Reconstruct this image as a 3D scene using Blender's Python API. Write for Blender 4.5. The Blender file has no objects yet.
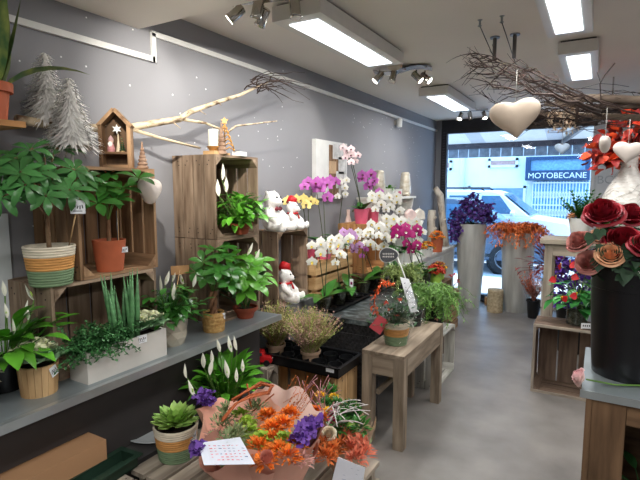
import bpy, math, random
from mathutils import Vector, Matrix, noise
V = Vector
R = random.Random(7)
COL = bpy.context.scene.collection
PI = math.pi

# ------------------------------------------------------------------ camera geometry (also used to measure positions)
F = 480.0; YAW = math.radians(30.2); PIT = math.radians(6.3); EYE = 1.5
FW = V((-math.sin(YAW)*math.cos(PIT), math.cos(YAW)*math.cos(PIT), -math.sin(PIT)))
RT = V((math.cos(YAW), math.sin(YAW), 0)); UP = RT.cross(FW)
def P(px, py, X=None, Y=None, Z=None):
    """point of the room seen at a pixel, on a known plane"""
    r = FW + RT*((px-320)/F) + UP*((240-py)/F)
    t = X/r.x if X is not None else Y/r.y if Y is not None else (Z-EYE)/r.z
    return V((t*r.x, t*r.y, EYE+t*r.z))

# ------------------------------------------------------------------ materials
def lin(c):
    return tuple((x/12.92 if x <= .04045 else ((x+.055)/1.055)**2.4) for x in (c[0]/255, c[1]/255, c[2]/255))
MATS = {}
def _new(name):
    m = bpy.data.materials.new(name); m.use_nodes = True
    nt = m.node_tree; b = nt.nodes['Principled BSDF']
    return m, nt, b
def mat(name, c, rough=.6, var=.18, scale=14, bump=0, metal=0, isl=0, spec=.4, c2=None, stretch=(1,1,1), trans=0, sheen=0, bscale=None, lo=.35, hi=.65):
    m, nt, b = _new(name); N = nt.nodes; L = nt.links
    c = lin(c); d = lin(c2) if c2 else tuple(min(1, x*(1+var)) for x in c); c0 = c if c2 else tuple(x*(1-var) for x in c)
    tc = N.new('ShaderNodeTexCoord'); mp = N.new('ShaderNodeMapping'); mp.inputs['Scale'].default_value = stretch
    L.new(tc.outputs['Object'], mp.inputs['Vector'])
    nz = N.new('ShaderNodeTexNoise'); nz.inputs['Scale'].default_value = scale; nz.inputs['Detail'].default_value = 5
    L.new(mp.outputs[0], nz.inputs['Vector'])
    rp = N.new('ShaderNodeValToRGB'); rp.color_ramp.elements[0].position = lo; rp.color_ramp.elements[1].position = hi
    rp.color_ramp.elements[0].color = (*c0, 1); rp.color_ramp.elements[1].color = (*d, 1)
    L.new(nz.outputs['Fac'], rp.inputs[0]); out = rp.outputs[0]
    if isl:
        g = N.new('ShaderNodeNewGeometry'); h = N.new('ShaderNodeHueSaturation')
        mr = N.new('ShaderNodeMapRange'); mr.inputs['To Min'].default_value = 1-isl; mr.inputs['To Max'].default_value = 1+isl
        L.new(g.outputs['Random Per Island'], mr.inputs['Value']); L.new(mr.outputs[0], h.inputs['Value'])
        L.new(out, h.inputs['Color']); out = h.outputs[0]
    L.new(out, b.inputs['Base Color'])
    b.inputs['Roughness'].default_value = rough; b.inputs['Metallic'].default_value = metal
    b.inputs['Specular IOR Level'].default_value = spec
    if trans: b.inputs['Transmission Weight'].default_value = trans
    if sheen: b.inputs['Sheen Weight'].default_value = sheen
    if bump:
        bp = N.new('ShaderNodeBump'); bp.inputs['Strength'].default_value = bump; bp.inputs['Distance'].default_value = .01
        if bscale:
            n2 = N.new('ShaderNodeTexNoise'); n2.inputs['Scale'].default_value = bscale; n2.inputs['Detail'].default_value = 4
            L.new(mp.outputs[0], n2.inputs['Vector']); L.new(n2.outputs['Fac'], bp.inputs['Height'])
        else: L.new(nz.outputs['Fac'], bp.inputs['Height'])
        L.new(bp.outputs[0], b.inputs['Normal'])
    return m
def wood(name, c, c2, axis='z', scale=9, isl=.22, rough=.75):
    s = {'x': (.12, 1, 1), 'y': (1, .12, 1), 'z': (1, 1, .12)}[axis]
    return mat(name, c, rough, c2=c2, scale=scale*3, stretch=s, bump=.35, isl=isl, spec=.25, lo=.3, hi=.72)
def woods(name, c, c2, **k): return {a: wood(name+'_'+a, c, c2, a, **k) for a in 'xyz'}
def emit(name, c, s):
    m, nt, b = _new(name); b.inputs['Base Color'].default_value = (*lin(c), 1)
    b.inputs['Emission Color'].default_value = (*lin(c), 1); b.inputs['Emission Strength'].default_value = s
    return m
def clear(name, c=(255,255,255), gloss=.12, rough=.05, wrinkle=0, gain=1.0):
    m, nt, b = _new(name); N = nt.nodes; L = nt.links
    N.remove(b); o = N['Material Output']
    t = N.new('ShaderNodeBsdfTransparent'); t.inputs[0].default_value = (*lin(c), 1)
    g = N.new('ShaderNodeBsdfGlossy'); g.inputs['Roughness'].default_value = rough
    mx = N.new('ShaderNodeMixShader'); L.new(t.outputs[0], mx.inputs[1]); L.new(g.outputs[0], mx.inputs[2])
    lw = N.new('ShaderNodeLayerWeight'); lw.inputs[0].default_value = .25
    ma = N.new('ShaderNodeMath'); ma.operation = 'MULTIPLY_ADD'; ma.inputs[1].default_value = .5*gain; ma.inputs[2].default_value = gloss
    L.new(lw.outputs['Facing'], ma.inputs[0]); L.new(ma.outputs[0], mx.inputs[0])
    if wrinkle:
        nz = N.new('ShaderNodeTexNoise'); nz.inputs['Scale'].default_value = 30
        bp = N.new('ShaderNodeBump'); bp.inputs['Strength'].default_value = wrinkle; bp.inputs['Distance'].default_value = .02
        L.new(nz.outputs['Fac'], bp.inputs['Height']); L.new(bp.outputs[0], g.inputs['Normal'])
    L.new(mx.outputs[0], o.inputs[0])
    return m

# ------------------------------------------------------------------ mesh builder
class MB:
    def __init__(s): s.v = []; s.f = []; s.m = []; s.sm = []; s.mi = 0; s.X = None; s.smooth = True
    def add(s, vs, fs, smooth=None):
        b = len(s.v)
        s.v += [tuple(s.X @ V(p)) if s.X else tuple(p) for p in vs]
        s.f += [tuple(i+b for i in q) for q in fs]
        s.m += [s.mi]*len(fs); s.sm += [s.smooth if smooth is None else smooth]*len(fs)
        return s
    def box(s, c, d, rz=0, M=None):
        x, y, z = d[0]/2, d[1]/2, d[2]/2
        vs = [V((a*x, b*y, e*z)) for a in (-1,1) for b in (-1,1) for e in (-1,1)]
        if M: vs = [M @ p for p in vs]
        elif rz:
            m = Matrix.Rotation(rz, 3, 'Z'); vs = [m @ p for p in vs]
        vs = [p + V(c) for p in vs]
        return s.add(vs, [(0,1,3,2),(4,6,7,5),(0,4,5,1),(2,3,7,6),(0,2,6,4),(1,5,7,3)], False)
    def lo(s, a, b): # box from corners
        return s.box([(a[i]+b[i])/2 for i in range(3)], [abs(b[i]-a[i]) for i in range(3)])
    def bar(s, p, q, w, h, up=(0,0,1)):
        p, q = V(p), V(q); d = (q-p); l = d.length; d.normalize(); sd = d.cross(V(up))
        if sd.length < 1e-4: sd = V((1,0,0))
        sd.normalize(); u = sd.cross(d)
        M = Matrix((sd, d, u)).transposed()
        return s.box((p+q)/2, (w, l, h), M=M)
    def tube(s, pts, r, n=6, cap=True):
        pts = [V(p) for p in pts]; k = len(pts)
        rs = r if isinstance(r, (list, tuple)) else [r]*k
        vs = []; pu = None
        for i, p in enumerate(pts):
            d = (pts[min(i+1,k-1)] - pts[max(i-1,0)])
            if d.length < 1e-9: d = V((0,0,1))
            d.normalize()
            u = (pu - d*pu.dot(d)) if pu else d.orthogonal()
            if u.length < 1e-6: u = d.orthogonal()
            u.normalize(); pu = u; w = d.cross(u)
            for j in range(n):
                a = 2*PI*j/n; vs.append(p + (u*math.cos(a) + w*math.sin(a))*rs[i])
        fs = [(i*n+j, i*n+(j+1)%n, (i+1)*n+(j+1)%n, (i+1)*n+j) for i in range(k-1) for j in range(n)]
        if cap: fs += [tuple(range(n-1,-1,-1)), tuple((k-1)*n+j for j in range(n))]
        return s.add(vs, fs)
    def lathe(s, prof, c=(0,0,0), n=24, mats=None, wob=None, close=True):
        c = V(c); vs = []
        for i, (r, z) in enumerate(prof):
            for j in range(n):
                a = 2*PI*j/n; q = r, z
                if wob: q = wob(a, r, z, i)
                vs.append(c + V((q[0]*math.cos(a), q[0]*math.sin(a), q[1])))
        for i in range(len(prof)-1):
            if mats: s.mi = mats[i]
            b = [(j, (j+1)%n, n+(j+1)%n, n+j) for j in range(n)]
            s.add(vs[i*n:(i+2)*n], b)
        if mats: s.mi = 0
        if close:
            if prof[0][0] > 1e-4: s.add(vs[:n], [tuple(range(n-1,-1,-1))], False)
        return s
    def sph(s, c, r, nu=12, nv=8, M=None):
        c = V(c); r = V(r) if hasattr(r, '__len__') else V((r,r,r)); vs = []
        for i in range(nv+1):
            t = PI*i/nv
            for j in range(nu):
                a = 2*PI*j/nu
                p = V((r.x*math.sin(t)*math.cos(a), r.y*math.sin(t)*math.sin(a), r.z*math.cos(t)))
                vs.append(c + (M @ p if M else p))
        fs = [(i*nu+j, (i+1)*nu+j, (i+1)*nu+(j+1)%nu, i*nu+(j+1)%nu) for i in range(nv) for j in range(nu)]
        return s.add(vs, fs)
    def disc(s, c, r, n=20, nrm=None):
        c = V(c)
        if nrm is None: vs = [c + V((r*math.cos(2*PI*j/n), r*math.sin(2*PI*j/n), 0)) for j in range(n)]
        else:
            d = V(nrm).normalized(); u = d.orthogonal().normalized(); w = d.cross(u)
            vs = [c + (u*math.cos(2*PI*j/n) + w*math.sin(2*PI*j/n))*r for j in range(n)]
        return s.add(vs, [tuple(range(n))], False)
    def prism(s, poly, a, b, axis='z'): # polygon in the two other axes, swept along axis
        def q(p, t):
            return {'z': (p[0],p[1],t), 'x': (t,p[0],p[1]), 'y': (p[0],t,p[1])}[axis]
        n = len(poly); vs = [q(p,a) for p in poly] + [q(p,b) for p in poly]
        fs = [(i,(i+1)%n,n+(i+1)%n,n+i) for i in range(n)] + [tuple(range(n-1,-1,-1)), tuple(range(n,2*n))]
        return s.add(vs, fs, False)
    def leaf(s, b, d, n, L, W, droop=.5, fold=.25, segs=5, pw=.8, tip=0, wave=0):
        b, d = V(b), V(d).normalized(); n = V(n); n = n - d*n.dot(d)
        if n.length < 1e-5: n = d.orthogonal()
        n.normalize(); sd = d.cross(n); vs = []; p = V(b)
        for i in range(segs+1):
            t = i/segs; a = droop*t
            dd = d*math.cos(a) - n*math.sin(a); nn = n*math.cos(a) + d*math.sin(a)
            if i: p = p + dd*(L/segs)
            w = W*math.sin(PI*min(1, max(.02, t)**pw))*(1 if t < 1 else 0) + (.04*W if t == 0 else 0) + tip*W*t*(t<1)
            wv = wave*W*math.sin(t*15)
            vs += [p + sd*w + nn*(fold*w+wv), p, p - sd*w + nn*(fold*w-wv)]
        fs = []
        for i in range(segs):
            o = i*3; fs += [(o,o+1,o+4,o+3), (o+1,o+2,o+5,o+4)]
        return s.add(vs, fs)
    def build(s, name, mats, parent=None, loc=(0,0,0), rot=(0,0,0)):
        me = bpy.data.meshes.new(name); me.from_pydata(s.v, [], s.f)
        for m in (mats if isinstance(mats, (list, tuple)) else [mats]): me.materials.append(m)
        me.polygons.foreach_set('material_index', s.m); me.polygons.foreach_set('use_smooth', s.sm)
        me.update()
        return link(name, me, parent, loc, rot)
def link(name, me, parent=None, loc=(0,0,0), rot=(0,0,0), scale=1):
    o = bpy.data.objects.new(name, me); COL.objects.link(o); o.parent = parent
    o.location = loc; o.rotation_euler = rot
    if scale != 1: o.scale = (scale,)*3
    return o
def tag(o, label, cat, group=None):
    o['label'] = label; o['category'] = cat
    if group: o['group'] = group
    return o
def thing(name, label, cat, loc=(0,0,0), rz=0, group=None):
    o = bpy.data.objects.new(name, None); COL.objects.link(o); o.empty_display_size = .05
    o.location = loc; o.rotation_euler = (0,0,rz)
    return tag(o, label, cat, group)
def struct(o): o['kind'] = 'structure'; return o
def stuff(o): o['kind'] = 'stuff'; return o
def dup(root, loc, rz=None, label=None, group=None):
    r = root.copy(); COL.objects.link(r); r.location = loc
    if rz is not None: r.rotation_euler = (0,0,rz)
    if label: r['label'] = label
    if group: r['group'] = group
    for ch in list(root.children):
        c = ch.copy(); COL.objects.link(c); c.parent = r
        for g in list(ch.children):
            e = g.copy(); COL.objects.link(e); e.parent = c
    return r
def u(a, b): return R.uniform(a, b)
def sp(az, el): return V((math.cos(az)*math.cos(el), math.sin(az)*math.cos(el), math.sin(el)))
def bez(a, b, c, n=8):
    a, b, c = V(a), V(b), V(c)
    return [a*(1-t)**2 + b*2*t*(1-t) + c*t*t for t in [i/n for i in range(n+1)]]
def rot_to(d, roll=0):
    """euler taking +Z to d"""
    q = V((0,0,1)).rotation_difference(V(d).normalized())
    return (q.to_matrix() @ Matrix.Rotation(roll, 3, 'Z')).to_euler()

# ------------------------------------------------------------------ palette
W_OLD = woods('crate_wood', (92,74,58), (168,146,124))
W_BROWN = woods('crate_wood_warm', (104,78,56), (184,148,112))
W_GREY = woods('weathered_wood', (122,112,102), (190,178,160))
W_PALE = woods('pale_wood', (160,124,82), (214,178,130))
W_WHITE = woods('whitewashed_wood', (150,148,140), (214,212,204))
W_TABLE = woods('table_wood', (118,104,88), (176,160,140))
W_DARK = woods('dark_wood', (62,46,34), (104,80,58))
W_DESK = woods('desk_wood', (84,64,46), (128,100,74))
W_ORANGE = woods('orange_wood', (150,104,62), (204,152,100))
TERRA = mat('terracotta', (182,96,62), .7, var=.12, bump=.15)
TERRA_D = mat('terracotta_dark', (140,66,42), .65, var=.12)
SOIL = mat('soil', (44,32,24), .95, var=.4, scale=60, bump=.8)
BARK = mat('bark', (120,92,68), .9, c2=(164,136,104), scale=30, bump=.6)
GREEN = mat('leaf_green', (58,116,44), .3, var=.3, scale=8, isl=.3)
GREEN_D = mat('leaf_dark_green', (40,88,42), .3, var=.3, scale=8, isl=.3)
GREEN_B = mat('leaf_bright_green', (88,154,46), .3, var=.25, scale=8, isl=.3)
GREEN_Y = mat('leaf_yellow_green', (150,186,74), .45, var=.2, scale=10, isl=.25)
GREEN_G = mat('leaf_grey_green', (104,146,108), .5, var=.2, scale=10, isl=.25)
STEM = mat('stem_green', (96,134,60), .5)
STEM_D = mat('stem_dark', (58,66,38), .6)
CREAM = mat('cream_flower', (240,240,222), .5, var=.06)
WHITE_FL = mat('white_flower', (246,246,240), .5, var=.04)
WHITE = mat('white_paint', (226,226,222), .5, var=.04)
PAPER = mat('white_card', (236,238,240), .8, var=.03)
INK = mat('ink', (60,60,66), .8)
PINKINK = mat('pink_ink', (226,110,120), .8)
BLACK = mat('black_plastic', (24,25,27), .4, var=.2)
METAL = mat('brushed_metal', (150,156,160), .32, var=.1, metal=.85, scale=10, stretch=(1,.05,1))
CHROME = mat('chrome', (190,186,178), .18, metal=1, var=.05)
STONE = mat('grey_stoneware', (186,182,174), .75, var=.1, scale=20, bump=.2)
RED = mat('red', (196,30,36), .45)
GLASS = clear('clear_glass', (236,244,244), .06, gain=.8)
CELLO = clear('cellophane', (250,250,250), .05, .12, wrinkle=1.0, gain=.5)

def price_tag(parent, c, w, h, az, tilt=0, name='price_tag'):
    """small white card with scribbled figures; az = direction its face looks to"""
    mb = MB(); M = Matrix.Rotation(az, 3, 'Z') @ Matrix.Rotation(tilt, 3, 'X')
    mb.box((0,0,0), (.002, w, h), M=M); mb.mi = 1
    for k in range(5):
        yy = -w*.32 + k*w*.16
        mb.box(M @ V((.0012, yy, u(-.04,.1)*h)), (.0006, w*.07, h*u(.22,.4)), M=M @ Matrix.Rotation(u(-.4,.4),3,'X'))
    mb.box(M @ V((.0012, 0, -h*.3)), (.0006, w*.6, h*.05), M=M)
    return mb.build(name, [PAPER, INK], parent, c)

NAIL = mat('nail_rust', (54,42,36), .7)
# ------------------------------------------------------------------ crates: open towards local +X, origin at base centre
def crate(label, loc, size, woodset, rz=0, name='wooden_crate', nside=4, nback=5, gap=.011, group=None, th=.012, post=.045, nb_gap=.012):
    dx, dy, dz = size; t = thing(name, label, 'crate', loc, rz, group)
    for s in (-1, 1):                        # side panels, upright boards
        mb = MB(); w = dx/nside
        for k in range(nside):
            mb.mi = 0; mb.box((-dx/2+(k+.5)*w, s*(dy/2-th/2), dz/2), (w-gap, th, dz-u(0,.004)))
            mb.mi = 1
            for zz in (.03,.05,dz-.05,dz-.03): mb.box((-dx/2+(k+.5)*w+u(-.2,.2)*w, s*(dy/2-th/2), zz), (.006, th+.0015, .006))
        mb.build('side_panel', [woodset['z'], NAIL], t)
    for nm, z in (('top_panel', dz-th/2), ('bottom_panel', th/2)):
        mb = MB(); w = dx/3
        for k in range(3):
            mb.box((-dx/2+(k+.5)*w, 0, z), (w-gap, dy-2*th-.002, th))
        mb.build(nm, woodset['y'], t)
    mb = MB(); w = (dy-2*th)/nback
    for k in range(nback):
        mb.box((-dx/2+th/2, -dy/2+th+(k+.5)*w, dz/2), (th, w-nb_gap, dz-2*th-.002))
    mb.build('back_panel', woodset['z'], t)
    for sy in (-1, 1):
        for z0, sz in ((th, 1), (dz-th, -1)):
            y0 = sy*(dy/2-th); mb = MB()
            mb.prism([(y0, z0), (y0-sy*post, z0), (y0, z0+sz*post)][::(1 if sy*sz > 0 else -1)], -dx/2+th, dx/2-.002, 'x')
            mb.build('corner_post', woodset['x'], t)
    return t

# ------------------------------------------------------------------ pots
def pot(parent, rb, rt, h, m, rim=0, wall=.006, soil=True, name='pot', n=28, soil_drop=.015, soil_m=None):
    mb = MB(); pr = [(rb, 0)]
    if rim: pr += [(rt-.002-(rt-rb)*rim/h, h-rim), (rt+.005, h-rim), (rt+.006, h)]
    else: pr += [((rb+rt)/2, h/2), (rt, h)]
    ro = pr[-1][0]; pr += [(ro-wall, h), (ro-wall-.003, h-soil_drop-.01)]
    mb.lathe(pr, n=n); o = mb.build(name, m, parent)
    if soil: MB().disc((0,0,h-soil_drop), ro-wall-.001, n=n).build('soil', soil_m or SOIL, parent)
    return o
S_CREAM = mat('raffia_cream', (222,212,190), .85, var=.14, scale=90, stretch=(.2,.2,1), bump=.5)
S_OCHRE = mat('raffia_ochre', (206,150,86), .85, var=.16, scale=90, stretch=(.2,.2,1), bump=.5)
S_GREEN = mat('raffia_green', (118,142,108), .85, var=.16, scale=90, stretch=(.2,.2,1), bump=.5)
def striped_pot(parent, rb, rt, h):
    mb = MB(); n = 15; pr = []; ms = []
    for i in range(n):
        t0 = i/n; r0 = rb+(rt-rb)*t0; r1 = rb+(rt-rb)*(i+.5)/n
        pr += [(r0, h*t0), (r1+.0025, h*(i+.5)/n)]
        m = 2 if t0 < .36 else 1 if t0 < .68 else 0
        ms += [m, m]
    pr += [(rt, h), (rt-.006, h), (rt-.008, h-.03)]; ms += [0, 0]
    mb.lathe(pr, n=32, mats=ms+[0]); o = mb.build('striped_basket', [S_CREAM, S_OCHRE, S_GREEN], parent)
    MB().disc((0,0,h-.02), rt-.0075, 28).build('soil', SOIL, parent)
    return o

# ------------------------------------------------------------------ foliage
def spray(mb, c, n, L, W, el=(.3,1.3), pet=(.05,.15), droop=(.3,1), fold=.2, base_r=.02, pw=.75, stem=None, az=(0, 2*PI), segs=5, cup=0):
    """leaves on stalks fanning out of one point"""
    c = V(c)
    for i in range(n):
        a = u(*az); e = u(*el); d = sp(a, e); p0 = c + V((math.cos(a), math.sin(a), 0))*u(0, base_r); l = u(*pet)
        p1 = p0 + d*l; dd = sp(a+u(-.3,.3), e-u(0,.4))
        if l > .01: mb.tube([p0, (p0+p1)/2 + V((0,0,l*.05)), p1], .0022, 4, False)
        mb.leaf(p1, dd, V((0,0,1)) if abs(e) < 1.2 else -V((math.cos(a),math.sin(a),0)), L*u(.75,1.15), W*u(.8,1.15), u(*droop), fold, segs, pw)
def palmate(mb, p, d, n, L, W, droop=.5, spread=1.2, fold=.2):
    p, d = V(p), V(d).normalized(); q = d.orthogonal().normalized(); w = d.cross(q); r0 = u(0, 6)
    for i in range(n):
        a = r0 + 2*PI*i/n
        o = q*math.cos(a) + w*math.sin(a); dd = d*math.cos(spread) + o*math.sin(spread)
        mb.leaf(p + o*.004, dd, d, L*u(.8,1.1), W*u(.85,1.1), droop*u(.6,1.3), fold, 5, 1.1)
def spathe(parent, p, d, L, up=None, m=None, stem_from=None):
    """peace lily bloom: white hood and spadix, one part"""
    mb = MB(); d = V(d).normalized()
    n = V((u(-1,.2), u(-.2,1), .2)); W = L*.14
    mb.leaf(p, d, n, L, W, -.3, .8, 7, .7)
    mb.mi = 1; q = V(p) + n.normalized()*.006; mb.tube([q + d*L*.1, q + d*L*.25, q + d*L*.42], [.002,.0042,.002], 6)
    if stem_from is not None:
        mb.mi = 2; mb.tube(bez(stem_from, V(stem_from)*.4+V(p)*.6-d*.03, p, 6), .0022, 5, False)
    return mb.build('flower', [CREAM, GREEN_Y, STEM], parent)
def peace_lily(label, loc, n, L, W, flowers, H=.2, potf=None, name='peace_lily', leaf=GREEN, el=(.4,1.35), pet=(.08,.2), fl=.1, base=None, group=None, az=(0,2*PI)):
    t = thing(name, label, 'potted plant', loc, 0, group)
    h = potf(t) if potf else 0
    mb = MB(); spray(mb, (0,0,h-.02), n, L, W, el, pet, (.4,1.1), .22, .04, az=az)
    mb.build('foliage', leaf, t)
    for f in flowers:                        # world points of the bloom bases
        p = V(f) - V(loc)
        spathe(t, p, (u(-.25,.25), u(-.25,.25), 1), fl*u(.8,1.15), stem_from=V((p.x*.2, p.y*.2, h-.02)))
    return t

# ------------------------------------------------------------------ orchids
def orchid_flower(name, pm, lipm, r=.036, spot=None):
    mb = MB()
    for a in (PI/2, PI/2+2.2, PI/2-2.2):     # sepals
        d = V((math.cos(a), math.sin(a), .12)); mb.leaf(d*.003, d, V((0,0,1)), r, r*.36, .25, -.15, 4, .8)
    for a in (.15, PI-.15):                  # broad petals
        d = V((math.cos(a), math.sin(a), .2)); mb.leaf(d*.002+V((0,0,.002)), d, V((0,0,1)), r*1.02, r*.62, .3, -.1, 5, .72)
    mb.mi = 1
    mb.leaf((0,-.002,.004), (0,-.7,.7), V((0,.7,.7)), r*.55, r*.24, -.5, .6, 4, .7)
    for sx in (-1,1): mb.leaf((0,0,.004), (sx*.6,.1,.8), (0,1,0), r*.32, r*.16, .2, .4, 3)
    mb.mi = 2; mb.sph((0,.002,.006), r*.1, 6, 4)
    me = bpy.data.meshes.new(name); me.from_pydata(mb.v, [], mb.f)
    for m in (pm, lipm, GREEN_Y): me.materials.append(m)
    me.polygons.foreach_set('material_index', mb.m); me.polygons.foreach_set('use_smooth', mb.sm); me.update()
    return me
PURPLE_P = mat('orchid_purple', (190,98,182), .5, var=.12, scale=30)
PINK_P = mat('orchid_blush', (240,216,218), .5, var=.06)
YELLOW_P = mat('orchid_yellow', (236,218,134), .5, var=.1)
MAG_P = mat('orchid_magenta', (170,26,110), .5, var=.2, scale=40)
MAG_D = mat('orchid_lip_magenta', (130,20,90), .5)
YEL_C = mat('orchid_throat_yellow', (232,206,90), .5)
LILAC_P = mat('orchid_lilac', (206,160,212), .5, var=.1)
FL_WHITE = orchid_flower('flower', WHITE_FL, YEL_C)
FL_PURPLE = orchid_flower('flower', PURPLE_P, MAG_D)
FL_BLUSH = orchid_flower('flower', PINK_P, MAG_D)
FL_YELLOW = orchid_flower('flower', YELLOW_P, MAG_D)
FL_MAG = orchid_flower('flower', MAG_P, WHITE_FL)
FL_LILAC = orchid_flower('flower', LILAC_P, MAG_D)
PINKPOT = mat('pink_pot', (214,96,124), .45, var=.06)
def orchid(label, loc, spikes, potkind='clear', leaves=5, LL=.2, pr=.055, ph=.11, name='orchid', flw=None, lean=None, tagged=False, face=None, group=None):
    """spikes: list of (apex world point, tip world point, flower mesh, count, scale)"""
    t = thing(name, label, 'orchid', loc, 0, group); loc = V(loc)
    if potkind == 'clear':
        mb = MB(); mb.lathe([(pr*.75,0),(pr,ph),(pr-.003,ph),(pr*.74,.004)]); mb.build('pot', POT_CLEAR, t)
        MB().lathe([(pr*.7,.006),(pr*.92,ph*.86),(0,ph*.88)], n=20).build('bark_mix', BARKMIX, t)
    elif potkind == 'pink': pot(t, pr*.78, pr, ph, PINKPOT, rim=0, soil_drop=.012)
    elif potkind == 'white': pot(t, pr*.8, pr, ph, WHITE, soil_drop=.012)
    mb = MB(); a0 = u(0,6)
    for i in range(leaves):
        a = a0 + i*PI + u(-.5,.5) + (i//2)*.5; e = u(.2,.9)
        mb.leaf((0,0,ph*.85), sp(a,e), V((0,0,1)), LL*u(.8,1.15), LL*.2, u(.4,1.0), .25, 6, .7)
    mb.build('foliage', GREEN, t)
    for k, (ap, tip, fl, cnt, sc) in enumerate(spikes):
        ap = V(ap)-loc; tip = V(tip)-loc; b = V((u(-.012,.012), u(-.012,.012), ph*.85))
        m1 = bez(b, (b.x*.6+ap.x*.4, b.y*.6+ap.y*.4, ap.z*.6), ap, 8)
        m2 = bez(ap, ap+(ap-m1[-2])*2.0, tip, 8)
        mb = MB(); pts = m1+m2[1:]; mb.tube(pts, [.0032]*9+[.002]*8, 5); mb.build('flower_stem', STEM_D, t)
        fpts = m1[6:]+m2[1:] if cnt > 6 else m1[7:]+m2[1:]
        for i in range(cnt):
            f = (i+.5)/cnt*(len(fpts)-1); j = int(f); p = fpts[j].lerp(fpts[min(j+1,len(fpts)-1)], f-j)
            side = V((.35,-.9,0)).cross(V((0,0,1))).normalized()
            o = side*(.5 if i%2 else -.5)*.06*sc + V((.2,-.8,0))*u(.01,.03)*sc + V((0,0,u(-.012,.012)))
            dirv = V(face) if face else V((.45,-1,.05))
            dirv = dirv + V((u(-.5,.5), u(-.5,.5), u(-.3,.25)))
            q = dirv.to_track_quat('Z', 'Y')
            link('flower', fl, t, p+o, q.to_euler(), sc*u(.88,1.1))
    if tagged:
        mb = MB(); mb.box((pr*.6,-pr*.8,ph+.02), (.026,.0015,.075), rz=.35); mb.mi = 1; mb.box((pr*.6+.0006,-pr*.8-.0015,ph+.026), (.015,.001,.022), rz=.35)
        mb.build('plant_tag', [PAPER, MAG_D], t)
    return t
POT_CLEAR = clear('clear_plastic_pot', (214,218,214), .1, .2, gain=.5)
BARKMIX = mat('bark_mix', (64,58,48), .9, c2=(120,112,92), scale=70, bump=.8)
# ================================================================== the room
WALLM = mat('wall_paint_grey', (141,141,145), .85, var=.03, scale=2.5, bump=.05, bscale=120)
CEILM = mat('ceiling_paint', (232,225,216), .9, var=.02, scale=2)
FLOORM = mat('polished_concrete', (112,108,105), .4, c2=(150,145,140), scale=3.2, bump=.04, lo=.25, hi=.75)
DARKM = mat('dark_frame', (40,38,40), .5, var=.2)
XL, YB, ZC = -1.95, 6.45, 2.375
# tiny white glitter specks left on the wall
def specks(m):
    nt = m.node_tree; N, L = nt.nodes, nt.links; b = N['Principled BSDF']; old = b.inputs['Base Color'].links[0].from_socket
    tc = N.new('ShaderNodeTexCoord'); vo = N.new('ShaderNodeTexVoronoi'); vo.inputs['Scale'].default_value = 17; L.new(tc.outputs['Object'], vo.inputs['Vector'])
    lt = N.new('ShaderNodeMath'); lt.operation = 'LESS_THAN'; lt.inputs[1].default_value = .075; L.new(vo.outputs['Distance'], lt.inputs[0])
    nz = N.new('ShaderNodeTexNoise'); nz.inputs['Scale'].default_value = 1.3; L.new(tc.outputs['Object'], nz.inputs['Vector'])
    gt = N.new('ShaderNodeMath'); gt.operation = 'GREATER_THAN'; gt.inputs[1].default_value = .5; L.new(nz.outputs['Fac'], gt.inputs[0])
    mu = N.new('ShaderNodeMath'); mu.operation = 'MULTIPLY'; L.new(lt.outputs[0], mu.inputs[0]); L.new(gt.outputs[0], mu.inputs[1])
    mx = N.new('ShaderNodeMix'); mx.data_type = 'RGBA'; L.new(mu.outputs[0], mx.inputs[0]); L.new(old, mx.inputs[6]); mx.inputs[7].default_value = (.9,.9,.92,1); L.new(mx.outputs[2], b.inputs['Base Color'])
specks(WALLM)
def slab(name, a, b, m): return struct(MB().lo(a, b).build(name, m))
slab('floor', (XL-.1,-1.6,-.06), (2.3,YB+.08,0), FLOORM)
slab('wall_left', (XL-.1,-1.6,0), (XL,YB+.08,2.6), WALLM)
slab('wall_right', (2.2,-1.6,0), (2.3,YB+.08,2.6), WALLM)
slab('wall_front', (XL,-1.7,0), (2.2,-1.6,2.6), WALLM)
slab('ceiling', (XL,1.63,ZC), (2.2,YB+.08,ZC+.1), CEILM)
slab('ceiling_bulkhead', (XL,-1.6,2.25), (2.2,1.63,2.6), CEILM)
DOORW = mat('white_panel', (214,218,222), .6, var=.03)
slab('wall_back_side', (XL,YB,0), (-1.87,YB+.08,ZC), WALLM)
slab('wall_back', (-.07,YB,0), (2.2,YB+.08,2.26), DOORW)
slab('wall_back_header', (-1.87,YB-.02,2.26), (2.2,YB+.08,ZC), DARKM)
# lettering on the white wall (mirrored stickers seen from inside are not legible; two pale characters are)
def text(name, s, size, m, parent, loc, rot, depth=.004):
    c = bpy.data.curves.new(name, 'FONT'); c.body = s; c.size = size; c.extrude = depth; c.align_x = 'CENTER'
    o = bpy.data.objects.new(name, c); dg = bpy.context.evaluated_depsgraph_get()
    COL.objects.link(o); dg.update(); me = bpy.data.meshes.new_from_object(o.evaluated_get(dg))
    bpy.data.objects.remove(o); me.materials.clear(); me.materials.append(m)
    return link(name, me, parent, loc, rot)
tx = text('wall_lettering', 'BC', .13, mat('pale_sticker', (176,184,190), .6), None, P(605,180,Y=YB-.006)+V((0,0,-.04)), (PI/2,0,0), .002)
tag(tx, 'pale grey sticker letters on the white wall beside the shop window', 'sticker')
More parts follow.
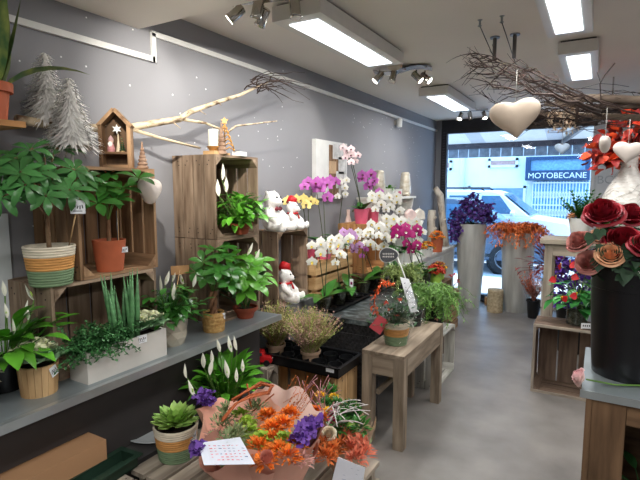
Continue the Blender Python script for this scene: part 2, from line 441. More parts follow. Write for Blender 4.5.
# window
w1 = struct(MB().lo((-1.87,YB-.03,0), (-1.80,YB+.06,2.26)).lo((-1.87,YB-.02,0),(-.07,YB+.06,.09)).lo((-1.87,YB-.02,2.2),(-.07,YB+.06,2.26)).build('window_1', DARKM))
MB().lo((-.11,YB-.02,.09),(-.07,YB+.06,2.2)).build('window_jamb', DOORW, w1)
MB().lo((-1.81,YB+.01,.08), (-.12,YB+.018,2.21)).build('window_pane', clear('window_glass', (246,250,255), .02, .02, gain=.5), w1)
mb = MB()
for k in range(60): mb.box((-1.835, YB-.033, .15+k*.035), (.03,.004,.014))
mb.build('shutter_rail', mat('rail_grey', (70,68,72), .4, metal=.4), w1)
# white cable duct stepping along the wall
d1 = MB(); d1.lo((XL,-1.6,2.112),(XL+.016,1.71,2.138)); d1.lo((XL,1.695,2.112),(XL+.016,1.718,2.25)); d1.lo((XL,1.695,2.234),(XL+.016,YB,2.26))
struct(d1.build('trim_1', WHITE))
struct(MB().lo((XL,2.6,0),(XL+.012,YB,.07)).build('baseboard_left', mat('baseboard_grey', (90,90,94), .6)))

# ================================================================== ceiling lights
LENS = emit('light_diffuser', (238,246,255), 2.6)
BODY = mat('light_housing', (222,220,214), .5, var=.02)
SHADOWGAP = mat('housing_gap', (60,58,56), .8)
def area(x, y0, y1, z, w, power, col=(1,.985,.965)):
    l = bpy.data.lights.new('area_light', 'AREA'); l.shape = 'RECTANGLE'; l.size = w; l.size_y = abs(y1-y0); l.energy = power; l.color = col
    o = bpy.data.objects.new('area_light', l); COL.objects.link(o); o.location = (x,(y0+y1)/2,z); return o
def fixture(label, x0, x1, y0, y1, z=ZC, power=24):
    cx, cy = (x0+x1)/2, (y0+y1)/2
    t = thing('ceiling_light', label, 'ceiling light', (cx,cy,z), 0, 'fluorescent ceiling lights')
    w, l = x1-x0, y1-y0; h = .082
    MB().box((0,0,-.006), (w*.9,l*.96,.012)).build('mounting_plate', SHADOWGAP, t)
    MB().box((0,0,-.012-(h-.012)/2), (w,l,h-.012)).build('housing', BODY, t)
    lx = w*.6
    MB().box((0,0,-h-.002), (lx,l-.14,.006)).build('diffuser', LENS, t)
    area(cx, y0+.08, y1-.08, z-h-.008, lx*.95, power)
PW = 13
fixture('long white tube light nearest the grey wall, in front', -1.42,-1.15,1.98,3.05, power=PW)
fixture('long white tube light nearest the grey wall, close to the shop window', -1.43,-1.17,4.18,5.22, power=PW)
fixture('long white tube light at the top edge above the metal topped counter', -.29,-.08,1.75,2.93, power=PW)
fixture('long white tube light above the hanging twigs on the right', -.27,-.06,3.32,4.2, power=PW)
area(-.4, -1.0, .6, 2.24, .3, 28); area(1.3, .3, 1.5, 2.24, .3, 24); area(1.3, 2.4, 3.6, ZC-.01, .3, 16)  # unseen fill lights without fittings, added to brighten fronts from camera side and right

SPOTGLOW = emit('spot_lamp_glow', (255,250,236), 9)
def spots(label, loc, bar_len, heads, plate=None, rz=0, name='ceiling_spotlight'):
    """heads: (offset along bar, aim direction, lit)"""
    t = thing(name, label, 'spotlight', loc, rz, 'spotlight clusters')
    if plate:
        mb = MB(); n = 10
        vs = []; 
        for i in range(n+1):
            x = -bar_len/2 + bar_len*i/n; z = -.03-.018*math.sin(i/n*2*PI)
            vs += [(x,-.06,z),(x,.06,z)]
        mb.add(vs, [(2*i,2*i+1,2*i+3,2*i+2) for i in range(n)]); mb.add([(v[0],v[1],v[2]+.004) for v in vs], [(2*i,2*i+1,2*i+3,2*i+2) for i in range(n)])
        mb.build('wavy_plate', CHROME, t)
        MB().lathe([(.03,-.03),(.03,0)], n=14).build('ceiling_rose', CHROME, t)
    else:
        MB().box((0,0,-.022), (bar_len,.035,.02)).build('rail', CHROME, t)
        MB().lathe([(.045,-.016),(.045,0)], n=18).build('ceiling_rose', CHROME, t)
    for off, aim, lit in heads:
        a = V(aim).normalized(); j = V((off[0],off[1],-.075))
        mb = MB(); mb.tube([(off[0],off[1],-.03), j], .006, 6)
        mb.tube([j-a*.035, j-a*.03, j+a*.035, j+a*.05], [.018,.024,.024,.029], 12)
        h = mb.build('lamp_head', CHROME, t)
        MB().disc(j+a*.0505, .025, 14, nrm=a).build('bulb', SPOTGLOW if lit else GLASSB, h)
        if lit:
            l = bpy.data.lights.new('spot_lamp', 'SPOT'); l.energy = lit; l.spot_size = 1.7; l.spot_blend = .6; l.shadow_soft_size = .025; l.color = (1,.95,.87)
            o = bpy.data.objects.new('spot_lamp', l); COL.objects.link(o)
            q = Matrix.Rotation(rz,3,'Z') @ a
            o.location = V(loc) + Matrix.Rotation(rz,3,'Z') @ (j+a*.06); o.rotation_euler = q.to_track_quat('-Z','Y').to_euler()
def wall_spot(loc, target, e, size=1.5):
    l = bpy.data.lights.new('spot_lamp', 'SPOT'); l.energy = e; l.spot_size = size; l.spot_blend = .9; l.shadow_soft_size = .02; l.color = (1,.95,.87)
    o = bpy.data.objects.new('spot_lamp', l); COL.objects.link(o); o.location = loc; o.rotation_euler = (V(target)-V(loc)).to_track_quat('-Z','Y').to_euler()
wall_spot((-1.0,.75,2.2), (-1.95,2.2,1.72), 120, 1.0)
GLASSB = mat('bulb_glass', (210,206,196), .15, metal=.3)
def aimw(loc, target): return tuple(V(target)-V(loc))
p = P(265,-6,Z=ZC)
spots('chrome spotlight cluster in front of the first tube light', (p.x,p.y,ZC), .34,
      [((-.13,-.02),(-.7,-.2,-.6),6), ((-.03,.05),(-.5,.3,-.7),6), ((-.01,-.06),(-.3,.15,-.95),0), ((.15,-.02),(.1,.0,-1),0)], rz=.25)
p = P(424,72,Z=ZC)
spots('chrome spotlight cluster on a wavy plate between the wall-side tube lights', (p.x-.08,p.y-.25,ZC), .42,
      [((-.16,-.06),(-.6,-.2,-.7),6), ((-.06,-.06),(-.2,-.3,-.9),0), ((.1,.0),(.6,-.1,-.6),8), ((.16,.04),(.7,-.2,-.6),8)], plate=True, rz=.3)
p = P(472,110,Z=ZC-.02)
spots('chrome spotlight bar just inside the shop window', (p.x,p.y,ZC), .34,
      [((-.12,0),(-.2,-.5,-.8),8), ((-.02,0),(.2,.2,-.9),0), ((.13,0),(.2,-.4,-.8),8)], rz=.2)
p = P(612,103,Y=4.6)
t = thing('ceiling_spotlight', 'small bright spotlight shining through the hanging twigs', 'spotlight', (p.x,p.y,ZC), 0, 'spotlight clusters')
MB().tube([(0,0,0),(0,0,p.z-ZC+.05)], .006, 6).build('stem', CHROME, t)
h = MB().tube([(0,.02,p.z-ZC+.05),(-.03,-.05,p.z-ZC)], [.02,.03], 12).build('lamp_head', CHROME, t)
MB().disc((-.0305,-.052,p.z-ZC-.001), .027, 14, nrm=(-.3,-.7,-.5)).build('bulb', SPOTGLOW, h)
# smoke detector, wall sensor
p = P(400,66,Z=ZC)
tag(MB().lathe([(.03,-.045),(.05,-.035),(.055,-.01),(.055,0)], n=20).build('smoke_detector', mat('detector_beige', (196,184,164), .5), None, (p.x,p.y-.1,ZC)), 'round beige smoke detector on the ceiling', 'smoke detector')
p = P(395,123,X=XL)
t = thing('wall_sensor', 'small white motion sensor high on the grey wall', 'sensor', (XL,p.y,p.z))
MB().box((.012,0,0),(.024,.05,.05)).build('bracket', mat('sensor_grey', (150,146,138), .5), t)
mb = MB(); mb.lathe([(.0,-.05),(.028,-.045),(.032,.03),(.02,.045),(0,.046)], c=(.05,0,0), n=16); mb.build('sensor_head', WHITE, t)

# ================================================================== outside, seen through the window
ASPH = mat('street_paving', (196,198,200), .9, var=.12, scale=6)
slab('pavement', (-9,YB+.08,-.14), (6,8.6,-.05), mat('pavement_stone', (190,188,184), .9, var=.1, scale=8))
slab('street', (-14,8.6,-.5), (10,24,-.36), ASPH)
slab('facade_opposite', (-14,17.5,-.36), (10,17.9,6.2), mat('facade_render', (232,234,236), .9, var=.04, scale=1))
def facade_window(x0, x1, z0, z1, label, m):
    t = thing('facade_window', label, 'window', ((x0+x1)/2,17.48,z0))
    w, h = x1-x0, z1-z0
    MB().lo((-w/2,-.03,0),(w/2,.02,h)).build('shutter', m, t)
    mb = MB()
    for s in (-1,1): mb.box((s*w/2,-.03,h/2),(.08,.08,h+.08))
    for s in (0,1): mb.box((0,-.03,s*h),(w+.08,.08,.08))
    mb.build('frame', WHITE, t); return t
SHUT = mat('shutter_rose', (190,150,140), .8)
a, b = P(437,162,Y=17.5), P(451,169,Y=17.5); facade_window(a.x,b.x,b.z,a.z,'rose shuttered facade window left of the pale drainpipe', SHUT)
a, b = P(490,160,Y=17.5), P(517,166,Y=17.5); facade_window(a.x,b.x,b.z,a.z,'rose shuttered facade window right of the pale drainpipe', SHUT)
a, b = P(470,187,Y=17.5), P(524,206,Y=17.5); facade_window(a.x,b.x,b.z,a.z,'wide low facade window behind the white car', mat('facade_glass', (120,150,180), .2))
p = P(462,180,Y=17.4)
tag(MB().tube([(0,0,-.36),(0,0,6.1)], .09, 8).build('drainpipe', WHITE, None, (p.x,17.38,0)), 'pale drainpipe down the facade across the street', 'drainpipe')
# motorcycle shop sign
a, b = P(526,157,Y=17.2), P(589.5,180,Y=17.2)
NAVY = mat('sign_navy', (30,62,96), .5)
t = thing('shop_sign', 'dark blue shop sign board with white capital letters across the street', 'sign', ((a.x+b.x)/2,17.2,b.z))
w, h = b.x-a.x, a.z-b.z
MB().lo((-w/2,0,0),(w/2,.28,h*.42)).build('sign_board', NAVY, t)
mb = MB(); mb.lo((-w/2,0,h*.42),(-w/2+.14,.28,h)); mb.lo((w/2-.14,0,h*.42),(w/2,.28,h)); mb.lo((-w/2+.14,0,h*.86),(w/2-.14,.28,h)); mb.build('sign_frame', NAVY, t)
MB().lo((-w/2+.14,.16,h*.42),(w/2-.14,.2,h*.86)).build('window_pane', mat('shop_window_blue', (120,170,205), .2), t)
text('lettering', 'MOTOBECANE', h*.33, WHITE, t, (0,-.012,h*.09), (PI/2,0,0), .01)
a, b = P(533,181,Y=17.3), P(588,206,Y=17.3)
t = thing('window_grille', 'white scrolled iron grille in front of the shop under the navy sign', 'grille', ((a.x+b.x)/2,17.34,-.36))
w, h = b.x-a.x, a.z+.36; mb = MB()
for k in range(19): mb.tube([(-w/2+w*k/18,0,0),(-w/2+w*k/18,0,h)], .018, 5)
mb.build('bar', WHITE, t); mb = MB()
for zz in (.35,.62,.97): mb.box((0,0,h*zz),(w,.04,.04))
mb.build('rail', WHITE, t); mb = MB()
for k in range(18):
    for z0 in (h*.78,h*.5): mb.tube([(-w/2+w*(k+.5)/18+.1*math.cos(q*PI/4),0,z0+.1*math.sin(q*PI/4)) for q in range(9)], .012, 4, False)
mb.build('scrollwork', WHITE, t)
MB().lo((-w/2,.06,0),(w/2,.1,h)).build('glazing', mat('shop_window_pale', (126,178,214), .3), t)

def car(label, loc, bodym, L=4.4, H=1.7, flip=1, rack=False):
    """side-on car, nose towards +X"""
    t = thing('car', label, 'car', loc)
    Wd = .85; k = H/1.7
    mb = MB()
    prof = [(-2.15,.35),(-2.2,.6),(-2.18,1.0),(-2.05,1.06),(.95,1.06),(1.2,1.04),(2.0,.93),(2.15,.8),(2.18,.45),(2.1,.3),(-2.1,.3)]
    prof = [(x*L/4.4, z*k) for x,z in prof]
    cut = []
    mb.prism([(x,z) for x,z in prof][::-1], -Wd, Wd, 'y'); o = mb.build('body', bodym, t)
    bv = o.modifiers.new('bevel','BEVEL'); bv.width = .06; bv.segments = 3; bv.limit_method = 'ANGLE'
    mb = MB(); lo = [(-2.05,1.05),(1.2,1.04),(.45,1.62),(.2,1.68),(-1.75,1.68),(-1.95,1.6)]
    n = len(lo); vs = []
    for s in (-1,1):
        for x,z in lo: vs.append((x*L/4.4, s*(Wd if z < 1.2 else Wd*.82), z*k))
    mb.add(vs, [tuple(range(n)), tuple(range(2*n-1,n-1,-1))]+[((i+1)%n,i,n+i,n+(i+1)%n) for i in range(n)], False)
    o = mb.build('cabin', bodym, t)
    bv = o.modifiers.new('bevel','BEVEL'); bv.width = .04; bv.segments = 3
    gl = mat('car_glass', (60,100,130), .1, var=.1)
    for nm, xs in (('side_window', (-1.75,-.98)), ('side_window',(-.9,-.12)), ('side_window',(-.04,.78))):
        for s in (-1,1):
            mb = MB(); q = []
            for x, z in ((xs[0],1.12),(xs[1],1.12),(min(xs[1],.42),1.56),(max(xs[0],-1.72),1.56)):
                yy = s*(Wd - (z-1.05)/.63*Wd*.18 + .012); q.append((x*L/4.4, yy, z*k))
            mb.add(q, [(0,1,2,3) if s < 0 else (3,2,1,0)], False); mb.build(nm, gl, t)
    mb = MB(); mb.add([(1.17*L/4.4,-Wd*.92,1.09*k),(1.17*L/4.4,Wd*.92,1.09*k),(.47*L/4.4,Wd*.78,1.61*k),(.47*L/4.4,-Wd*.78,1.61*k)], [(0,1,2,3)], False)
    mb.v = [(x+.02,y,z+.02) for x,y,z in mb.v]; mb.build('windscreen', gl, t)
    tyre = mat('tyre', (28,28,30), .8); rim = mat('alloy', (190,196,204), .35, metal=.5)
    for x in (-1.35,1.38):
        for s in (-1,1):
            x1 = x*L/4.4
            mb = MB(); mb.X = Matrix.Translation((x1, s*(Wd-.08), .34)) @ Matrix.Rotation(PI/2,4,'X')
            mb.lathe([(.22,-.11),(.33,-.11),(.345,-.06),(.345,.06),(.33,.11),(.22,.11),(.22,-.11)], n=28, close=False); w = mb.build('wheel', tyre, t)
            mb = MB(); mb.X = Matrix.Translation((x1, s*(Wd-.08), .34)) @ Matrix.Rotation(PI/2,4,'X')
            mb.lathe([(.235,-.1),(.235,.1),(.215,.1),(.21,0),(0,.01)][:3]+[(.21,.02)], n=28, close=False)
            for q in range(10):
                a = 2*PI*q/10; mb.box((.12*math.cos(a),.12*math.sin(a),-s*-.095),(.2,.035,.02), rz=a)
            mb.lathe([(.05,-.11),(.05,.11)], n=12); mb.build('rim', rim, w)
            mb = MB(); mb.X = Matrix.Translation((x1, s*(Wd-.02), .34)) @ Matrix.Rotation(PI/2,4,'X')
            mb.lathe([(.40,-.03),(.40,.03)], n=28); mb.build('wheel_arch', tyre, t)
    for s in (-1,1):
        mb = MB(); mb.sph((.78*L/4.4, s*(Wd+.1), 1.13*k), (.07,.1,.08)); mb.build('wing_mirror', bodym, t)
        mb = MB(); mb.box((-.4,s*(Wd+.004),.42*k),(3.2,.02,.06)); mb.build('side_trim', tyre, t)
        mb = MB(); mb.sph((2.02*L/4.4, s*(Wd-.16), .82*k),(.16,.12,.07)); mb.build('headlight', rim, t)
        for x in (-.75,.1): MB().box((x,s*(Wd+.015),.95*k),(.16,.03,.03)).build('door_handle', tyre, t)
        if rack: MB().tube([(-1.6,s*.6,1.68*k),(-1.5,s*.6,1.75*k),(-.1,s*.6,1.75*k),(0,s*.6,1.68*k)], .025, 6).build('roof_rail', tyre, t)
    return t
p = P(506,250,Y=11.5-.85)
car('dark blue parked car with an alloy wheel beside the tall planter', (p.x-1.38,11.5,-.36), mat('car_paint_dark_blue', (58,76,96), .25, var=.05, spec=.6), H=1.62)
p = P(535,210,Y=14)
car('white estate car with roof rails parked across the street', (p.x-1.2,14,-.36), mat('car_paint_white', (236,238,240), .3, var=.02), H=1.78, rack=True)
# awning over the shop window
AWN = mat('awning_canvas', (214,212,206), .85, var=.03)
AWN2 = mat('awning_stripe', (184,184,186), .85, var=.03)
t = thing('awning', 'pale striped awning hanging out over the shop window', 'awning', (-1.0,YB+.1,2.62))
mb = MB(); n = 27
for k in range(n):
    mb.mi = 1 if k % 5 == 0 else 0; x0 = -3.2+6.2*k/n; x1 = -3.2+6.2*(k+1)/n
    mb.add([(x0,0,0),(x1,0,0),(x1,1.75,-.4),(x0,1.75,-.4)], [(0,1,2,3)], False)
mb.build('canvas', [AWN, AWN2], t)
VAL = mat('awning_valance_grey', (120,124,130), .85)
mb = MB()
for k in range(36):
    x = -3.2+6.2*(k+.5)/36; mb.box((x,1.8,-.55),(.165,.008,.16))
mb.build('valance', VAL, t)
MB().box((-.1,1.78,-.44),(6.2,.07,.09)).build('front_bar', mat('awning_bar', (66,56,60), .6), t)
for x0 in (-1.9,1.55): MB().bar((x0,.02,-.5),(x0-.75,1.0,-.27),.05,.05).bar((x0-.75,1.0,-.27),(x0-1.1,1.76,-.44),.05,.05).build('folding_arm', mat('awning_arm', (120,118,118), .4, metal=.6), t)

# sky and sun
wd = bpy.data.worlds.new('World'); bpy.context.scene.world = wd; wd.use_nodes = True
bg = wd.node_tree.nodes['Background']; bg.inputs[0].default_value = (.36,.64,1,1); bg.inputs[1].default_value = 4.0
s = bpy.data.lights.new('sun', 'SUN'); s.energy = 7.5; s.angle = .02; s.color = (1,.97,.92)
o = bpy.data.objects.new('sun', s); COL.objects.link(o); o.location = (0,20,12); o.rotation_euler = (V((.25,-.55,-1))).to_track_quat('-Z','Y').to_euler()

# camera
cam = bpy.data.cameras.new('camera'); cam.sensor_width = 36; cam.lens = 27; cam.clip_start = .05
co = bpy.data.objects.new('camera', cam); COL.objects.link(co); co.location = (0,0,EYE)
co.rotation_euler = FW.to_track_quat('-Z','Y').to_euler()
sc = bpy.context.scene; sc.camera = co
sc.view_settings.view_transform = 'Standard'; sc.view_settings.look = 'None'; sc.view_settings.gamma = 1; sc.view_settings.exposure = .12
try: sc.view_settings.use_curve_mapping = False
except Exception: pass
# ================================================================== counter and crates along the grey wall
TOP = .80
MZ = mat('zinc_top', (150,160,164), .38, var=.12, metal=.55, scale=5)
ZEDGE = mat('aluminium_edge', (176,184,186), .3, metal=.7, var=.05)
t = thing('display_counter', 'long zinc topped counter on a black base along the grey wall', 'counter', (-1.72,1.2,0))
MB().lo((-.225,-1.15,TOP-.02),(.215,.93,TOP)).build('zinc_top', MZ, t)
MB().lo((.215,-1.15,TOP-.028),(.235,.93,TOP+.002)).build('metal_edge', ZEDGE, t)
MB().lo((-.225,-1.15,.43),(.08,.93,TOP-.02)).build('black_panel', mat('black_panel', (60,56,55), .6, var=.15, scale=3), t)
MB().lo((-.225,-1.15,0),(.205,.86,.43)).build('black_plinth', mat('black_ledge', (62,60,60), .45, var=.2, scale=5), t)

cr = crate('upper left wooden crate on its side holding a small money tree in a terracotta pot', (-1.80,1.255,1.152), (.30,.362,.425), W_BROWN)
crate('lower left wooden crate lying wide behind the long white planter', (-1.80,1.19,TOP), (.30,.465,.35), W_OLD, nside=3, nback=4)
crate('upper wooden crate in the middle stack holding a leafy plant in a clay bowl', (-1.80,1.982,1.237), (.30,.352,.425), W_OLD)
crate('lower wooden crate in the middle stack behind the basket money tree', (-1.80,1.982,TOP), (.30,.352,.435), W_OLD)

# pale board standing against the wall at the left edge
p = P(11,250,X=-1.93)
tag(MB().box((0,0,.3),(.012,.5,.6)).build('white_board', mat('board_white', (208,214,216), .5, var=.03), None, (-1.94,p.y-.25,TOP)), 'pale white board against the wall at the left edge of the counter', 'board')

# wall shelf with snake plant
b0 = P(20,121,X=-1.94)
t = thing('wall_shelf', 'small orange wooden wall shelf under the snake plant', 'shelf', (-1.94,.72,1.70))
MB().lo((-.01,-.3,0),(.24,.215,.02)).build('shelf_board', W_ORANGE['y'], t)
for y in (-.2,.1): MB().bar((.0,y,-.12),(.0,y,0),.02,.012).bar((0,y,-.01),(.18,y,-.01),.02,.012).build('bracket', METAL, t)
q = P(-6,113,Z=1.72)
t = thing('snake_plant', 'tall snake plant in a terracotta pot on the wall shelf', 'potted plant', (-1.78,.862,1.72))
pot(t, .05, .068, .125, TERRA, rim=.03)
mb = MB(); mb2 = MB()
for k in range(9):
    a = u(0,6.28); d = sp(a, u(1.2,1.5)); bb = V((.02*math.cos(a),.02*math.sin(a),.1)); n = V((u(-1,1),u(-1,1),0)); L = u(.2,.36)
    mb2.leaf(bb, d, n, L, .030, u(-.2,.3), .35, 6, .62)
    mb.leaf(bb+n.normalized()*.0015, d, n, L*.985, .023, 0 if False else u(-.2,.3)*0+0, .35, 6, .62) if False else None
mb2.leaf((0.03,.03,.1), (.25,.55,.8), (-.3,-.5,.4), .30, .03, 1.1, .35, 7, .62)
mb2.build('foliage', mat('snake_leaf', (58,98,46), .4, c2=(142,156,70), scale=24, stretch=(1,1,.5)), t)

# birch branch fixed along the wall
BIRCH = mat('birch_bark', (206,188,158), .85, c2=(96,74,54), scale=30, stretch=(1,.5,1), bump=.5, lo=.48, hi=.66)
TWIG = mat('dark_twig', (58,44,38), .85, var=.3)
t = thing('birch_branch', 'long pale birch branch fixed along the grey wall with dark twigs at its tip', 'branch', (-1.9,1.0,1.75))
o0 = V((-1.9,1.0,1.75))
def wl(px, py, X=-1.86): return P(px, py, X=X)-o0
main = [wl(16,119), wl(46,124), wl(88,128), wl(128,128,-1.84), wl(150,124,-1.82), wl(180,119,-1.8), wl(190,112,-1.79), wl(215,103,-1.78), wl(240,95,-1.77), wl(268,82,-1.76)]
MB().tube(main, [.017,.018,.017,.017,.016,.015,.013,.011,.009,.005], 8).build('main_stem', BIRCH, t)
MB().tube([wl(128,128,-1.84), wl(160,138,-1.8), wl(200,148,-1.78)], [.010,.008,.006], 6).build('side_branch', BIRCH, t)
MB().tube([wl(180,119,-1.8), wl(205,123,-1.76), wl(228,132,-1.72), wl(236,126,-1.72), wl(277,121,-1.7)], [.009,.007,.006,.005,.003], 6).build('side_branch', BIRCH, t)
mb = MB()
for k in range(16):
    s0 = wl(u(244,270), u(80,93), -1.76); e0 = wl(u(252,278), u(56,92), u(-1.8,-1.6)); e1 = wl(u(268,312), u(74,104), u(-1.85,-1.55))
    pts = bez(s0, e0, e1, 8); pts = [q+V((0,u(-.008,.008),u(-.008,.008))) for q in pts]
    mb.tube(pts, [.0035]*3+[.0025]*4+[.0012]*2, 4, False)
mb.build('twigs', TWIG, t)
for k in range(7):
    f = .25+.09*k; i = int(f*9); q = main[i].lerp(main[i+1], f*9-i); MB().tube([q, q+V((.035,u(-.03,.03),u(-.05,.06)))], [.004,.0015], 5).build('twig_stub', BIRCH, t)

# white feather trees on stands
FEATH = mat('feather_white', (246,244,240), .9, var=.06, isl=.12)
def feather_tree(label, loc, H, Rb, stick):
    t = thing('feather_tree', label, 'decorative tree', loc, 0)
    mb = MB(); ns = 26
    MBc = MB().lathe([(Rb*.72,stick),(Rb*.4,stick+H*.45),(.004,stick+H)], n=16)
    for k in range(ns):
        f = k/ns; z = stick+H*f; r = Rb*(1-f)+.008; n = int(38*(1-f)+8)
        for j in range(n):
            a = 2*PI*j/n+u(-.15,.15); mb.leaf((math.cos(a)*r*.45, math.sin(a)*r*.45, z+.02), sp(a,u(-1.0,-.55)), sp(a,.4), (r*.6+.022)*u(.8,1.2), .0042, -.25, .1, 4, .7, wave=.3)
    MBc.build('core', FEATH, t)
    for j in range(5): mb.leaf((0,0,stick+H*.92), sp(u(0,6),1.35), V((1,0,0)), H*.12, .006, .1)
    mb.build('feathers', FEATH, t)
    MB().tube([(0,0,.006),(0,0,stick+H*.95)], .004, 6).build('stick', WHITE, t)
    MB().lathe([(.032,0),(.032,.008),(.01,.012)], n=16).build('foot', WHITE, t)
ZC1 = 1.152+.425
feather_tree('taller white feather tree at the left above the wooden crates', (-1.88,1.12,ZC1), .25, .08, .175)
feather_tree('shorter white feather tree in front of the birch branch, left of the little wooden house', (-1.76,1.135,ZC1), .24, .088, .08)

# little house box with nativity-like ornaments
hp = V((-1.75,1.325,ZC1))
hz = math.radians(40)
t = thing('house_box', 'small house shaped wooden display box on the left crate', 'display box', hp, hz); t.scale = (1.2,)*3
Wf = W_BROWN
mb = MB(); w, dpt, e, ap, th = .052, .05, .145, .205, .012
mb.lo((-w,-dpt/2,0),(-w+th,dpt/2,e)); mb.build('side_wall', Wf['z'], t)
MB().lo((w-th,-dpt/2,0),(w,dpt/2,e)).build('side_wall', Wf['z'], t)
MB().lo((-w+th,-dpt/2,0),(w-th,dpt/2,th)).build('base_board', Wf['x'], t)
MB().lo((-w+th,-dpt/2,.048),(w-th,dpt/2,.056)).build('inner_shelf', Wf['x'], t)
MB().prism([(-w+th,.012),(w-th,.012),(w-th,e),(0,ap-.012),(-w+th,e)], dpt/2-.004, dpt/2, 'y').build('back_board', W_DARK['z'], t)
for s in (-1,1): MB().bar((s*(w+.002),0,e-.004),(s*.0,0,ap-.006),dpt,th,up=(s*.7,0,.7)).build('roof_board', Wf['y'], t)
Mh = Matrix.Translation(hp) @ Matrix.Rotation(hz,4,'Z') @ Matrix.Scale(1.2,4)
def hloc(x,y,z): return tuple(Mh @ V((x,y,z)))
t = thing('santa_figure', 'tiny pink bearded gnome figure inside the little wooden house', 'figurine', hloc(-.016,-.006,.056), hz)
MB().lathe([(.014,0),(.016,.012),(.011,.03),(.009,.036)], n=14).build('body', mat('gnome_pink', (214,150,150), .8), t)
MB().sph((0,0,.043),.0105,10,8).build('head', mat('gnome_skin', (232,190,170), .7), t)
MB().lathe([(.012,.047),(.008,.058),(.0,.068)], n=12).build('hat', mat('gnome_grey', (208,170,172), .8), t)
mb = MB(); mb.leaf((0,-.0095,.043),(0,-.2,-1),(0,-1,0),.026,.009,.1,.2); mb.build('beard', WHITE_FL, t)
t = thing('bottle_brush_tree', 'tiny green brush tree inside the little wooden house', 'decorative tree', hloc(.02,-.004,.056), hz)
mb = MB()
for k in range(7):
    r = .015*(1-k/7)+.003
    for j in range(12): mb.leaf((0,0,.012+k*.0075), sp(2*PI*j/12,-.2), V((0,0,1)), r, .003, .3, .1, 3)
mb.build('needles', mat('brush_green', (40,104,66), .8, isl=.3), t)
MB().lathe([(.009,0),(.008,.006),(.002,.007),(.002,.05)], n=10).build('trunk', W_PALE['z'], t)
t = thing('angel_figure', 'tiny pale wooden figure with a star inside the little wooden house', 'figurine', hloc(.004,.012,.056), hz)
mb = MB(); mb.lathe([(.011,0),(.006,.03),(.003,.05),(.002,.085)], n=12); mb.build('body', mat('angel_cream', (226,208,178), .8), t)
mb = MB(); pts = []
for k in range(12): a = PI*k/6+PI/2; r = .02 if k%2==0 else .009; pts.append((r*math.cos(a), .094+r*math.sin(a)))
mb.prism(pts[::-1], -.018, -.014, 'y'); mb.build('star', WHITE, t)

RIBM = mat('turned_wood', (120,92,74), .8, c2=(176,146,122), scale=20)
def cone_tree(label, loc, H, r):
    t = thing('cone_tree', label, 'decorative tree', loc)
    mb = MB(); pr = []
    for k in range(7):
        r0 = r*(1-k/7.5); z = H*.9*k/7; pr += [(r0*.82,z),(r0,z+.004),(r0*.95,z+H*.09),(r0*.7,z+H*.115)]
    mb.lathe(pr+[(0,H*.93)], n=18); mb.build('wooden_tiers', RIBM, t)
    MB().lathe([(.004,H*.9),(.003,H*.96),(0,H)], n=8).build('tip', RIBM, t)
cone_tree('small brown wooden cone tree on the left crate beside the little house', (-1.69,1.405,ZC1), .115, .024)
ZC2 = 1.237+.425
t = thing('candle', 'white pillar candle in a wooden holder on the middle crate', 'candle', (-1.70,1.855,ZC2))
MB().box((0,0,.009),(.075,.075,.018)).build('wooden_base', W_PALE['x'], t)
MB().lathe([(.02,.018),(.028,.03),(.034,.04),(.032,.042),(.02,.03)], n=18).build('holder', mat('holder_gold', (176,130,74), .4, metal=.5), t)
MB().lathe([(.026,.034),(.026,.125),(.022,.126),(.0,.122)], n=20).build('wax', CREAM, t)
MB().tube([(0,0,.12),(.001,0,.135)], .0012, 5).build('wick', INK, t)
cone_tree('tall grey brown wooden cone tree beside the white candle', (-1.665,1.875,ZC2), .165, .026)
t = thing('wire_tree', 'flat golden lattice tree with a star on the middle crate', 'decorative tree', (-1.70,1.94,ZC2), math.radians(38))
GOLD = mat('gold', (196,146,78), .45, metal=.4, bump=.2)
MB().box((0,0,.006),(.05,.03,.012)).build('base', W_PALE['x'], t)
mb = MB()
for k in range(6):
    z = .03+.022*k; w = .045*(1-k/6.5)
    mb.tube([(-w,0,z),(-w*.5,0,z+.014),(0,0,z),(w*.5,0,z+.014),(w,0,z)], .004, 5)
    for s in (-1,1): mb.sph((s*w,0,z),.0065,6,4)
mb.tube([(0,0,.01),(0,0,.17)], .0035, 5); mb.tube([(-.048,0,.03),(0,0,.165),(.048,0,.03)], .004, 5); mb.build('lattice', GOLD, t)
mb = MB(); pts = []
for k in range(10): a = PI*k/5+PI/2; r = .02 if k%2==0 else .009; pts.append((r*math.cos(a), .178+r*math.sin(a)))
mb.prism(pts[::-1], -.003, .003, 'y'); mb.build('star', GOLD, t)
t = thing('ornament_box', 'small white ornament block lying right of the golden tree', 'ornament', (-1.67,2.02,ZC2), .2)
MB().box((0,0,.012),(.05,.07,.024)).build('block', WHITE, t); MB().box((.0,.0,.027),(.02,.04,.006)).build('ribbon', METAL, t)

